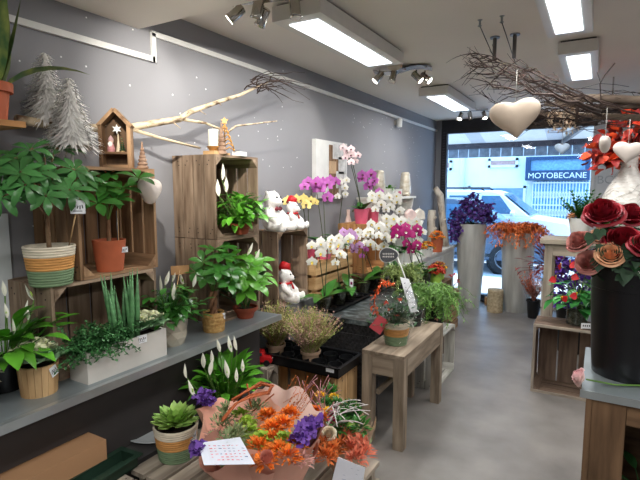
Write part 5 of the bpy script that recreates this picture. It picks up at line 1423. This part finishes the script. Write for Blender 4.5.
B2 = V((-.865,1.70,.29))
t = thing('mixed_bouquet', 'smaller mixed bouquet with dried orange fern and a cream rose, right of the pink bouquet', 'bouquet', B2)
paper(t,(0,0),.04,.0,(0,0),.125,.235,1.6,.10,mat('kraft_wrap',(206,178,150),.8)); MB().lathe([(.03,.0),(.035,.12)], n=20).build('stems', STEM, t)
MB().lathe([(.04,.08),(.11,.17),(.06,.21),(0,.22)], n=24).build('greenery_bed', MUTE, t)
def b2(px,py,z=.52): return P(px,py,Z=z)-B2
for px,py in ((318,430),(312,442),(324,446),(332,452),(315,452),(340,448),(326,458)): tuft(t,'dried_fern',b2(px,py,.51),.034,CEL_R,130,.03,.0035)
for px,py in ((316,412),(322,418)): tuft(t,'orange_bloom',b2(px,py,.55),.026,CEL_O,110,.018,.007)
for px,py in ((330,396),(326,410),(345,420),(352,412),(338,410),(356,420),(340,430),(360,430)): tuft(t,'green_sprig',b2(px,py,.54),.035,GREEN,70,.034,.006,1.1)
for px,py in ((328,412),(334,398),(320,396)): tuft(t,'yellow_bloom',b2(px,py,.56),.018,YEL,60,.014,.006)
for px,py in ((335,422),(340,424),(332,416)): tuft(t,'magenta_bloom',b2(px,py,.55),.018,MAGF,50,.018,.009)
rose(t, b2(329,433,.55), (.3,-.5,1), .032, ROSEC, 'cream_rose', 20); rose(t, b2(323,407,.56), (.3,-.3,1), .022, ROSEC, 'cream_rose', 14)
for px,py in ((352,452),(360,448),(356,462),(348,440),(364,456)): tuft(t,'rust_sprig',b2(px,py,.50),.032,mat('rust_sprig',(216,120,92),.8,isl=.2) if px==352 else MATS.setdefault('rs', mat('rust_sprig',(216,120,92),.8,isl=.2)),80,.034,.004,1.2)
mb = MB()
for k in range(16):
    a = b2(u(320,350),u(400,430),.54); q_ = b2(u(335,372),u(392,430),.60); mb.tube(bez(a,(a+q_)/2+V((0,0,.04)),q_,6), [.003]*4+[.002]*3, 4)
mb.build('silver_stems', mat('silver_stem',(214,206,204),.7), t)
mb = MB()
for k in range(26):
    a = b2(u(300,330),u(395,425),.54); q_ = a+V((u(-.1,.06),u(-.02,.08),u(.03,.13))); mb.tube(bez(a,(a+q_)/2+V((0,0,.02)),q_,5), .0016, 4)
mb.build('pink_tendrils', mat('tendril_pink',(190,130,136),.7), t)
mb = MB()
for px,py in ((349,423),(355,424)): mb.leaf(b2(px-8,py+3,.55), P(px+6,py-3,Z=.56)-P(px-8,py+3,Z=.55), V((0,0,1)), .06,.014,.1,.6,6)
mb.build('lily_bud', GREEN_Y, t)
flat('white_card', 'white card leaning at the front of the mixed bouquet at the bottom edge', 'card', [P(331,484,Y=1.40),P(361,493,Y=1.40),P(365,468,Y=1.42),P(338,457,Y=1.42)], mat('card_grey_white',(214,218,226),.8,var=.03), .002, (4,3,[mat('faint_ink',(176,184,200),.8)],(.2,.8,.2,.8),.02))
# ================================================================== window planters
CONC = mat('planter_concrete', (158,158,152), .85, c2=(196,196,190), scale=10, stretch=(1,1,.15), bump=.4)
def planter(label, x, y, rb, rt, h):
    t = thing('tall_planter', label, 'planter', (x,y,0)); mb = MB()
    mb.lathe([(rb,0),(rb+.01,h*.1),(rt,h*.8),(rt,h),(rt-.025,h),(rt-.03,h-.08)], n=36); mb.build('body', CONC, t)
    MB().disc((0,0,h-.05),rt-.028,28).build('soil', SOIL, t)
PX1, PX2 = V((-1.365,6.10,0)), V((-.825,6.17,0))
planter('taller round concrete planter with purple leaves, left in the shop window', PX1.x, PX1.y, .125, .175, 1.05)
planter('shorter round concrete planter with orange foliage, right in the shop window', PX2.x, PX2.y, .15, .185, .96)
PURP = mat('purple_leaf', (88,54,132), .6, var=.25, isl=.35); OFOL = mat('orange_foliage', (244,140,78), .7, isl=.25)
t = thing('purple_flowers', 'bunch of dark purple silk flowers in the taller window planter', 'flowers', (PX1.x,PX1.y,1.0))
mb = MB(); st = MB()
cl = [(-.2,.0,.16),(-.12,.05,.26),(-.05,-.08,.3),(.06,0,.28),(.15,0,.2),(.22,.04,.12),(-.23,0,.06),(.04,-.14,.16),(-.1,-.12,.14),(.14,-.1,.12),(.0,.06,.36),(-.16,-.14,-.02),(-.17,-.17,-.12),(.1,.1,.2),(-.02,-.05,.2),(.2,-.1,.24),(-.12,-.16,.04)]
for c in cl:
    st.tube(bez((0,0,.0),(c[0]*.3,c[1]*.3,.15),c,5), .004, 4)
    mb = MB()
    for k in range(64):
        p = V(c)+V((u(-.06,.06),u(-.06,.06),u(-.06,.06))); mb.leaf(p, sp(u(0,6.28),u(-.8,1.2)), sp(u(0,6.28),.8), .045, .018, .4, .3, 3, .6)
    mb.build('bloom_cluster', PURP, t)
st.build('stems', STEM_D, t)
t = thing('orange_fern', 'drooping orange artificial foliage in the shorter window planter', 'foliage', (PX2.x,PX2.y,.93))
mb = MB(); 
for k in range(120):
    a = u(0,6.28); L = u(.14,.34); b = V((u(-.1,.1),u(-.1,.1),.0)); tip = b+V((math.cos(a)*L*1.1,math.sin(a)*L*.9,u(-.12,.1))); pts = bez(b, b+V((math.cos(a)*L*.5,math.sin(a)*L*.5,u(.12,.28))), tip, 8); mb.tube(pts,.002,3,False)
    for p in pts[2:]:
        for s in range(5): mb.leaf(p, sp(u(0,6.28),u(-.8,.8)), V((0,0,1)), .05, .008, .4, .2, 3)
mb.build('fronds', OFOL, t)
t = thing('stump_candle', 'low pale cork stump between the two window planters', 'stump', (-1.03,5.98,0))
mb = MB(); mb.lathe([(.088,0),(.09,.02),(.09,.26),(.085,.275),(0,.277)], n=26, wob=lambda a,r,z,i: (r*(1+.03*math.sin(a*4+z*9)),z)); mb.build('trunk', mat('cork', (206,190,156), .9, c2=(170,152,122), scale=40, bump=.4), t)
tag(MB().box((0,0,.05),(.09,.05,.10),rz=.2).build('wood_chunk', W_ORANGE['x'], None, (-1.17,6.30,0)), 'small orange wood chunk on the floor at the window foot', 'wood block')
t = thing('dried_grass_pot', 'orange dried sprigs wrapped in a film cone in a black pot on the floor', 'potted plant', (-.60,5.92,0)); pot(t,.055,.075,.21,BLACK,rim=.02)
mb = MB()
for k in range(70):
    a = u(0,6.28); d = sp(a,u(.95,1.5)); b = V((0,0,.19)); L = u(.15,.42); mb.tube([b,b+d*L],.0018,3,False)
    for f in (.4,.55,.7,.85,1):
        for s in range(3): mb.leaf(b+d*L*f, sp(u(0,6.28),u(0,1)), V((0,0,1)), .04,.006,.3,.2,2)
mb.build('dried_sprigs', mat('sprig_coral',(214,120,84),.8,isl=.25), t)
mb = MB(); mb.lathe([(.06,.2),(.13,.36),(.17,.48)], n=24, wob=lambda a,r,z,i:(r*(1+.06*i*math.sin(a*5)),z+.03*i*math.sin(a*3)), close=False); mb.build('film_cone', CELLO, t)
price_tag(t,(.06,-.06,.36),.07,.05,math.radians(-70))

# ================================================================== console, shelf and flowers to the right of the window
ZK = 1.085
t = thing('console_table', 'tall grey weathered console table right of the window planters', 'table', (.05,4.36,0))
MB().lo((-.45,-.16,ZK-.035),(.55,.22,ZK)).build('table_top', W_GREY['x'], t)
for x in (-.385,.5):
    for y in (-.11,.17): MB().box((x,y,(ZK-.036)/2),(.06,.06,ZK-.036)).build('leg', W_GREY['z'], t)
for y in (-.125,.185): MB().box((.057,y,ZK-.085),(.825,.02,.09)).build('apron', W_GREY['x'], t)
p = P(577,232,Y=4.25)
loc = V((-.13,4.33,ZK)); t = thing('white_pot_greenery', 'small white pot with green sprigs on the console table', 'potted plant', loc); pot(t,.055,.085,.17,WHITE)
mb = MB()
for k in range(34):
    a = u(0,6.28); d = sp(a,u(.5,1.45)); L = u(.1,.24); b = V((0,0,.15)); mb.tube([b,b+d*L],.0018,3,False)
    for i in range(2,9):
        for s in (-1,1): mb.leaf(b+d*L*i/8, sp(a+s*1.1,.7), V((0,0,1)), .04,.009,.2,.2,3)
mb.build('sprigs', GREEN, t)
tuft(t,'peach_bloom',(-.06,-.03,.17),.035,mat('peach_bits',(216,170,130),.7,isl=.2),60,.03,.012)
# white bottle vase with wire net and autumn branches
loc = V((.175,4.30,ZK)); t = thing('white_bottle_vase', 'large white textured bottle vase on the console table', 'vase', loc)
WR = mat('vase_linen_white', (212,208,200), .8, c2=(232,230,224), scale=24, stretch=(1,1,3), bump=.5)
MB().lathe([(.09,0),(.15,.06),(.185,.18),(.18,.30),(.13,.42),(.075,.50),(.055,.56),(.062,.64),(.05,.64),(.045,.5)], n=36).build('vase_body', WR, t)
mb = MB()
for k in range(26):
    a0 = u(0,6.28); z0 = u(.05,.4); pts = []
    for i in range(12):
        z = z0+.02*i+u(-.01,.01); r = .19 if z < .3 else .19-(z-.3)*.5; a = a0+i*.2*R.choice((1,1,-.5)); pts.append((r*math.cos(a)*1.01,r*math.sin(a)*1.01,z))
    mb.tube(pts,.0012,3,False)
mb.build('wire_net', mat('net_grey',(170,164,156),.6), t)
RL = mat('autumn_red', (184,44,30), .55, c2=(214,84,34), scale=6, isl=.3); RL2 = mat('autumn_dark_red', (120,28,26), .55, isl=.3)
t = thing('autumn_branches', 'red and orange artificial autumn leaf branches in the white bottle vase', 'foliage', loc+V((0,0,.55)))
m1, m2, st = MB(), MB(), MB(); o = loc+V((0,0,.55))
for px,py,sz in ((610,140,1),(600,150,1),(620,130,1),(632,118,1),(636,135,1),(628,150,1),(615,155,1),(640,150,1),(595,153,.8),(645,120,1),(625,160,1),(650,140,1),(606,162,.9),(636,160,1)):
    c = P(px,py,Y=4.3+u(-.12,.1))-o; st.tube(bez((0,0,0),(c.x*.3,c.y*.3,c.z*.8),c,6),.004,5)
    for k in range(20):
        p = c+V((u(-.07,.07),u(-.06,.06),u(-.06,.06))); (m1 if R.random()<.6 else m2).leaf(p, sp(u(0,6.28),u(-.8,.9)), sp(u(0,6.28),.6), .095*sz, .03*sz, .5, .3, 4, .8, wave=.12)
st.build('twigs', TWIG, t); m1.build('orange_red_leaves', RL, t); m2.build('dark_red_leaves', RL2, t)
# low white shelf unit behind the console, with its bits
t = thing('white_shelf_unit', 'low white open shelf unit behind the console table leg', 'shelf', (-.235,5.25,0))
for z in (.03,.30,.58): MB().lo((-.22,-.12,z),(.3,.12,z+.02)).build('shelf', WH, t)
for x in (-.22,.28): MB().lo((x,-.12,0),(x+.02,.12,.60)).build('side_panel', WH, t)
for k,(x,z,c,lb) in enumerate(((-.36,.32,(206,196,176),'cream jar on the middle shelf of the low white unit'),(-.28,.32,(150,60,70),'dark red jar on the middle shelf of the low white unit'),(-.36,.05,(180,120,90),'brown jar on the bottom shelf of the low white unit'),(-.27,.05,(214,206,190),'white jar on the bottom shelf of the low white unit'))):
    tg = thing('jar', lb, 'jar', (x,5.2,z)); MB().lathe([(.03,0),(.036,.02),(.036,.1),(.028,.12),(.028,.13),(0,.13)],n=16).build('jar_body', mat('jar_%s'%'abcd'[k], c, .4), tg); MB().lathe([(.031,.13),(.031,.15),(0,.152)],n=16).build('lid', METAL, tg)
t = thing('dark_red_foliage', 'dark red leafy plant in a glass pot on top of the low white unit', 'potted plant', (-.38,5.22,.60)); pot(t,.06,.075,.10,mat('pot_grey',(150,150,156),.4))
mb = MB(); spray(mb,(0,0,.09),120,.09,.024,(-.1,1.4),(.05,.26),(.2,.9),.2,.04); mb.build('foliage', mat('burgundy_leaf',(116,44,46),.6,isl=.3), t)
t = thing('purple_bouquet', 'tall bunch of violet flowers in a dark bucket behind the console table', 'flowers', (-.17,4.85,0)); pot(t,.10,.13,.42,BLACK)
mb = MB()
for k in range(520):
    p = V((u(-.16,.16),u(-.12,.12),u(.42,.86))); mb.leaf(p, sp(u(0,6.28),u(-.6,1.2)), sp(u(0,6.28),.8), .05,.02,.4,.3,3,.6)
mb.build('blooms', mat('violet_bloom',(112,70,176),.6,isl=.35), t)
# crate on the floor, anthurium and a little sign on it
crate('wide dark wooden crate on the floor with its opening facing the room', (.06,3.87,0), (.27,.86,.51), W_OLD if False else woods('crate_dark',(84,68,58),(128,108,92)), rz=-PI/2, nside=2, nback=6)
fr = [o for o in bpy.data.objects if o.get('label','').startswith('wide dark wooden crate')][0]
for z in (.010,.501): MB().box((.139,0,z),(.010,.86,.018)).build('front_rail', W_GREY['y'], fr)
MB().box((.139,-.421,.2555),(.010,.018,.468)).build('front_stile', W_GREY['z'], fr)
ZR = .51
t = thing('red_anthurium', 'red flowering anthurium in a glass cylinder on the wide floor crate', 'potted plant', (-.10,3.87,ZR))
MB().lathe([(.065,0),(.07,.005),(.07,.17),(.067,.17),(.067,.008),(0,.008)],n=28).build('glass_vase', GLASS, t); MB().lathe([(.058,.01),(.06,.10),(0,.11)],n=20).build('roots_and_soil', BARKMIX, t)
mb = MB(); st = MB()
for k in range(46):
    a = u(0,6.28); e = u(.0,1.3); d = sp(a,e); L = u(.08,.24); b = V((0,0,.12)); p = b+V((d.x*L*.8,d.y*L*.5,d.z*L)); st.tube(bez(b,b+V((0,0,L*.5)),p,5),.0025,4,False); mb.leaf(p, sp(a+u(-.4,.4),u(-.6,.3)), V((0,0,1)), .10*u(.7,1.1), .034, .6, .15, 5, .6)
st.build('stems', STEM, t); mb.build('foliage', mat('anthurium_leaf',(56,132,60),.35,var=.25,isl=.3), t)
o = V((-.10,3.87,ZR))
for px,py in ((561,267),(570,264),(580,266),(556,279),(572,276),(577,296),(598,276),(590,270),(562,300)):
    mb = MB(); c = P(px,py,Y=3.66)-o; dd = V((u(-1,1),-.25,u(-.3,.8))); mb.leaf(c, dd, V((.2,-1,.25)), .05,.026,.2,.1,5,.55); mb.mi=1; mb.tube([c+V((0,0,.004)), c+V((0,-.02,.03))],.0035,5); mb.mi=2; mb.tube(bez((0,0,.12),(c.x*.5,c.y*.5,c.z),c,5),.002,4,False)
    mb.build('red_flower', [RED, YEL, STEM], t)
t = thing('variegated_plant', 'leafy plant with dark red blooms in a second glass pot on the wide floor crate', 'potted plant', (.10,3.90,ZR))
MB().lathe([(.06,0),(.065,.14),(.062,.14),(.058,.006),(0,.006)],n=24).build('glass_pot', GLASS, t); MB().lathe([(.052,.01),(.055,.10),(0,.105)],n=18).build('roots_and_soil', BARKMIX, t)
mb = MB(); spray(mb,(0,0,.1),50,.12,.035,(.0,1.3),(.05,.2),(.3,.9),.15,.03); mb.build('foliage', GREEN_D, t); tuft(t,'dark_red_blooms',(-.05,-.08,.22),.06,RL2,60,.05,.02)
t = thing('small_sign', 'tiny cream name card standing at the edge of the wide floor crate', 'sign', (-.035,3.77,ZR), math.radians(20)); MB().box((0,0,.022),(.07,.003,.04)).build('card', PAPER, t)
mb = MB()
for k in range(4): mb.box((-.02+.013*k,-.0018,.024),(.007,.0008,.012))
mb.build('lettering', INK, t); MB().box((0,0,.002),(.05,.02,.004)).build('foot', BLACK, t)

# ================================================================== desk with the rose bucket
ZD = .80
t = thing('work_desk', 'dark wooden work counter with a zinc top at the right edge', 'counter', (-.02,1.84,0))
MB().lo((0,0,ZD-.022),(1.3,.52,ZD)).build('zinc_top', MZ, t); MB().lo((-.004,-.004,ZD-.026),(1.304,0,ZD+.001)).build('metal_edge', ZEDGE, t)
MB().lo((.015,.015,0),(.035,.50,ZD-.022)).build('end_panel', W_DESK['z'], t)
MB().lo((.035,.006,0),(.135,.026,ZD-.022)).build('front_panel', W_DESK['z'], t); MB().lo((.015,.0,0),(.034,.015,ZD-.022)).build('corner_post', W_DESK['z'], t)
MB().lo((.137,.012,ZD-.10),(1.28,.03,ZD-.022)).build('front_rail', W_DESK['x'], t); MB().lo((.137,.3,0),(1.28,.32,ZD-.10)).build('back_panel', W_DARK['x'], t); MB().lo((.137,.03,.25),(1.28,.30,.27)).build('shelf', W_DARK['x'], t)
t2 = thing('shelf_plant', 'dim green plant standing inside the open work counter', 'potted plant', (.21,2.0,.27)); pot(t2,.05,.06,.1,BLACK); mb = MB(); spray(mb,(0,0,.09),40,.08,.02,(.2,1.3),(.02,.12),(.2,.9),.2,.03); mb.build('foliage', GREEN_D, t2)
loc = V((.13,2.10,ZD)); t = thing('black_bucket', 'tall black flower bucket on the work counter', 'bucket', loc); VB = mat('bucket_black', (22,22,25), .3, var=.1)
MB().lathe([(.125,0),(.127,.02),(.15,.44),(.157,.45),(.158,.46),(.148,.46),(.12,.03)], n=44).build('bucket_body', VB, t); MB().lathe([(.146,.33),(0,.335)],n=30,close=False).build('dark_water', VB, t)
RD = mat('rose_deep_red', (172,28,44), .5, c2=(116,16,32), scale=12, isl=.25); RDP = mat('rose_dusty_pink', (222,160,148), .6, c2=(190,116,108), scale=12, isl=.15); RPE = mat('rose_peach', (248,204,162), .6, c2=(236,170,126), scale=12, isl=.12); RPL = mat('rose_pale_peach', (244,206,176), .6, var=.05); RWH = mat('rose_white', (236,236,230), .6)
LEAFR = mat('rose_leaf', (34,70,40), .5, var=.25, isl=.25)
def single_rose(px, py, Y, r, m, label, d, lv=3):
    c = P(px,py,Y=Y); t = thing('rose', label, 'rose', c)
    rose(t, (0,0,0), d, r, m, 'bloom', 34); d = V(d).normalized()
    foot = loc+V((u(-.05,.05),u(-.05,.05),.345))-c; b0 = -d*r*.35
    pts = bez(b0, b0-d*.07, foot, 8); MB().tube(pts, .0042, 6).build('stem', STEM_D, t)
    mb = MB()
    for k in range(5): mb.leaf(b0*.7, -d*.2+sp(k*1.26,-.3), d, r*.7, r*.16, .6, .2, 4)
    mb.build('sepals', GREEN, t)
    mb = MB()
    for k in range(lv):
        p = pts[2+k]; a = u(3.2,6.4)
        for s in (-.8,0,.8): mb.leaf(p, sp(a+s,u(-.2,.5)), V((0,0,1)), .075*(1 if s==0 else .8), .024, .5,.2,5,.7)
    mb.build('leaves', LEAFR, t)
single_rose(603,213,2.02,.072,RD,'large deep red rose standing highest above the bucket, left',(-.1,-.62,.78))
single_rose(629,215,2.12,.062,RD,'deep red rose at the right edge in front of the white bottle vase',(.1,-.5,.85))
single_rose(623,241,2.0,.07,RD,'large deep red rose in the middle, above the peach rose',(.1,-.7,.7))
single_rose(646,246,1.95,.06,RD,'bright red rose cut by the right edge of the picture',(.2,-.5,.85))
single_rose(579,241,2.0,.05,RDP,'upper dusty pink rose leaning out left',(-.4,-.6,.7))
single_rose(589,262,1.98,.052,RDP,'lower dusty pink rose hanging over the bucket rim',(-.25,-.8,.5))
single_rose(610,254,1.96,.052,RPE,'peach rose just above the ivy leaves',(0,-.75,.65))
single_rose(603,236,2.08,.056,RPL,'pale peach rose half hidden behind the red roses',(-.1,-.4,.9))
single_rose(648,268,1.97,.04,RWH,'white rose at the right edge near the bucket rim',(.2,-.5,.8))
t = thing('ivy_leaves', 'dark green leaves filling the rim of the black bucket', 'foliage', loc+V((0,0,.36))); o = loc+V((0,0,.36))
mb = MB(); st = MB()
for px,py,L in ((628,282,.085),(638,268,.08),(618,272,.075),(606,272,.07),(598,276,.06),(645,285,.08),(632,262,.08),(612,262,.06),(592,250,.06),(642,255,.08),(600,246,.05),(622,292,.05),(635,276,.08),(604,262,.06)):
    c = P(px,py-16,Y=1.965)-o; st.tube(bez((0,0,0),(c.x*.5,c.y*.5,c.z+.06),c,5),.003,5)
    for s,k in ((0,1),(-.85,.72),(.85,.72)):
        dd = V((math.sin(s)+u(-.25,.25),-.5,-math.cos(s)*.75)); mb.leaf(c,dd,V((0,-1,.35)),L*k*.8,L*.27,.25,.12,5,.62)
for k in range(26):
    a = u(0,6.28); mb.leaf((math.cos(a)*.09,math.sin(a)*.09,u(.06,.13)), sp(a,u(-.1,.8)), V((0,0,1)), .09,.03,.5,.2,5,.7)
st.build('stems', STEM_D, t); mb.build('leaves', LEAFR, t)
c = V((-.018,1.885,ZD+.022)); t = thing('pink_rosebud', 'single pale pink rose lying on the edge of the work counter', 'rose', c)
rose(t,(-.012,0,.005),(-.9,-.3,.25),.034,mat('rose_soft_pink',(244,190,196),.6,c2=(240,214,206),scale=10),'bloom',22)
MB().tube([(.01,.005,0),(.10,.04,-.014),(.2,.1,-.0175)],.0035,6).build('stem', STEM, t)

# ================================================================== hanging branches and hearts
t = thing('hanging_branches', 'dark tangled branches hung from the ceiling above the aisle', 'branch', (-.2,2.9,2.0)); o = V((-.2,2.9,2.0))
def hb(px,py,Y): return P(px,py,Y=Y)-o
LOGB = mat('weathered_branch',(132,116,100),.9,c2=(90,76,66),scale=18,stretch=(.3,1,1),bump=.5); 
for pts,r in (([(556,99,3.1),(600,98,3.05),(650,101,3.0)],[.02,.022,.022]),([(545,104,3.2),(600,107,3.1),(655,104,3.0)],[.014,.016,.016]),([(540,113,3.3),(590,116,3.2),(650,118,3.1)],[.016,.018,.018])): MB().tube([hb(*p) for p in pts], r, 8).build('thick_branch', LOGB, t)
rngs = [((600,118,3.0),(540,85,2.9),(510,70,2.7),(474,60,2.5),.008),((610,112,3.0),(545,78,2.9),(515,62,2.7),(480,54,2.55),.006),((590,120,3.1),(535,100,2.8),(505,66,2.6),(478,68,2.5),.006),((600,112,2.9),(560,96,2.6),(520,90,2.4),(486,84,2.3),.009),((620,108,3.0),(560,90,2.9),(530,80,2.7),(500,62,2.6),.006),((640,112,3),(580,100,2.9),(540,72,2.8),(520,60,2.7),.005),((600,122,3.1),(560,122,3.0),(520,112,2.9),(490,100,2.8),.005),((560,126,3.1),(540,126,3.1),(520,120,3),(508,108,3),.004)]
mb = MB()
for p0,p1,p2,p3,r in rngs:
    a,b,c,d = [hb(*p) for p in (p0,p1,p2,p3)]; pts = [a*(1-s)**3+b*3*s*(1-s)**2+c*3*s*s*(1-s)+d*s**3 for s in [i/14 for i in range(15)]]; pts = [p+V((u(-.012,.012),u(-.012,.012),u(-.012,.012))) for p in pts]
    mb.tube(pts,[r*(1-.7*i/14) for i in range(15)],5)
    for k in range(20):
        q = pts[R.randrange(3,15)]; d1 = V((-1,u(-.8,.8),u(-.5,.6))).normalized(); L = u(.05,.19); e = q+d1*L+V((0,0,u(-.03,.05))); m_ = q+d1*L*.5+V((u(-.03,.03),u(-.03,.03),u(-.04,.04))); pp = bez(q,m_,e,6); mb.tube(pp,[.0028]*3+[.0018]*2+[.001]*2,4,False)
        if R.random()<.6: q2 = pp[3]; mb.tube([q2,q2+V((u(-.08,0),u(-.08,.08),u(-.06,.06)))],.0012,3,False)
for k in range(75):
    c = hb(u(520,640),u(96,124),u(2.9,3.3)); r = u(.04,.12); a0 = u(0,6.28); pts = [c+V((r*1.6*math.cos(a0+i*.45),u(-.03,.03),r*.6*math.sin(a0+i*.45))) for i in range(9)]; mb.tube(pts,.0016,4,False)
mb.tube([hb(601,100,3.0),hb(600,84,3.0),hb(605,75,3.0),hb(615,63,3.0)],.003,5); mb.tube([hb(601,84,3),hb(597,72,3)],.002,4); mb.tube([hb(576,122,3.0),hb(578,104,3.0)],.008,6)
mb.build('twigs', TWIG, t)
mb = MB()
for k in range(60):
    c = hb(u(545,580),u(108,132),u(3.0,3.1))
    for j in range(4): mb.leaf(c, sp(u(0,6.28),u(-1,1)), V((0,0,1)), .03,.006,.4,.2,2)
mb.build('dried_blooms', mat('dried_cream',(206,184,160),.8,isl=.2), t)
for k,(pa,pb) in enumerate((((480,20),(494,58)),((502,16),(515,62)))):
    a = P(*pa,Z=ZC); e = P(*pb,Y=2.78); tg = thing('hanging_wire', ('left thin hanging wire with a ceiling hook above the branches','right thin hanging wire with a ceiling hook above the branches')[k], 'wire', a); MB().tube([(0,0,-.03),e-a],.0025,5).build('wire', INK, tg); MB().lathe([(.012,-.03),(.006,-.035),(.006,-.005),(.014,0)],n=10).build('hook', METAL, tg)
for k,(pa,pb) in enumerate((((495,37),60),((515,34),58))):
    a = P(*pa,Z=ZC); tg = thing('ceiling_peg', ('left short grey metal peg under the ceiling beside the wires','right short grey metal peg under the ceiling beside the wires')[k], 'peg', a); e = P(pa[0],pb,Y=a.y); MB().tube([(0,0,-.008),(0,0,e.z-a.z)],.011,10).build('tube', mat('peg_grey',(110,108,104),.4,metal=.6) if k==0 else bpy.data.materials['peg_grey'], tg); MB().lathe([(.028,-.008),(.028,0)],n=16).build('flange', METAL, tg)
p = P(515,116,Y=2.15); heart('large cream heart hanging from the dark branches', p, .22, .085, mat('heart_cream',(214,196,176),.6,var=.05,scale=12,bump=.15), rz=math.radians(8), string=.12, roll=-.12)
p = P(562,148,Y=3.05); heart('small pale blue white heart hanging in front of the shop window', p, .085, .035, mat('heart_pale_blue',(176,198,222),.5), rz=0, string=.17)
p = P(605,143,Y=2.9); heart('narrow white heart seen edge on among the hanging twigs', p, .12, .055, CERAM, rz=math.radians(84), string=.14)
p = P(628,151,Y=2.6); heart('white ceramic heart hanging in front of the red autumn leaves', p, .135, .05, CERAM, rz=math.radians(-2), string=.10, roll=.1)
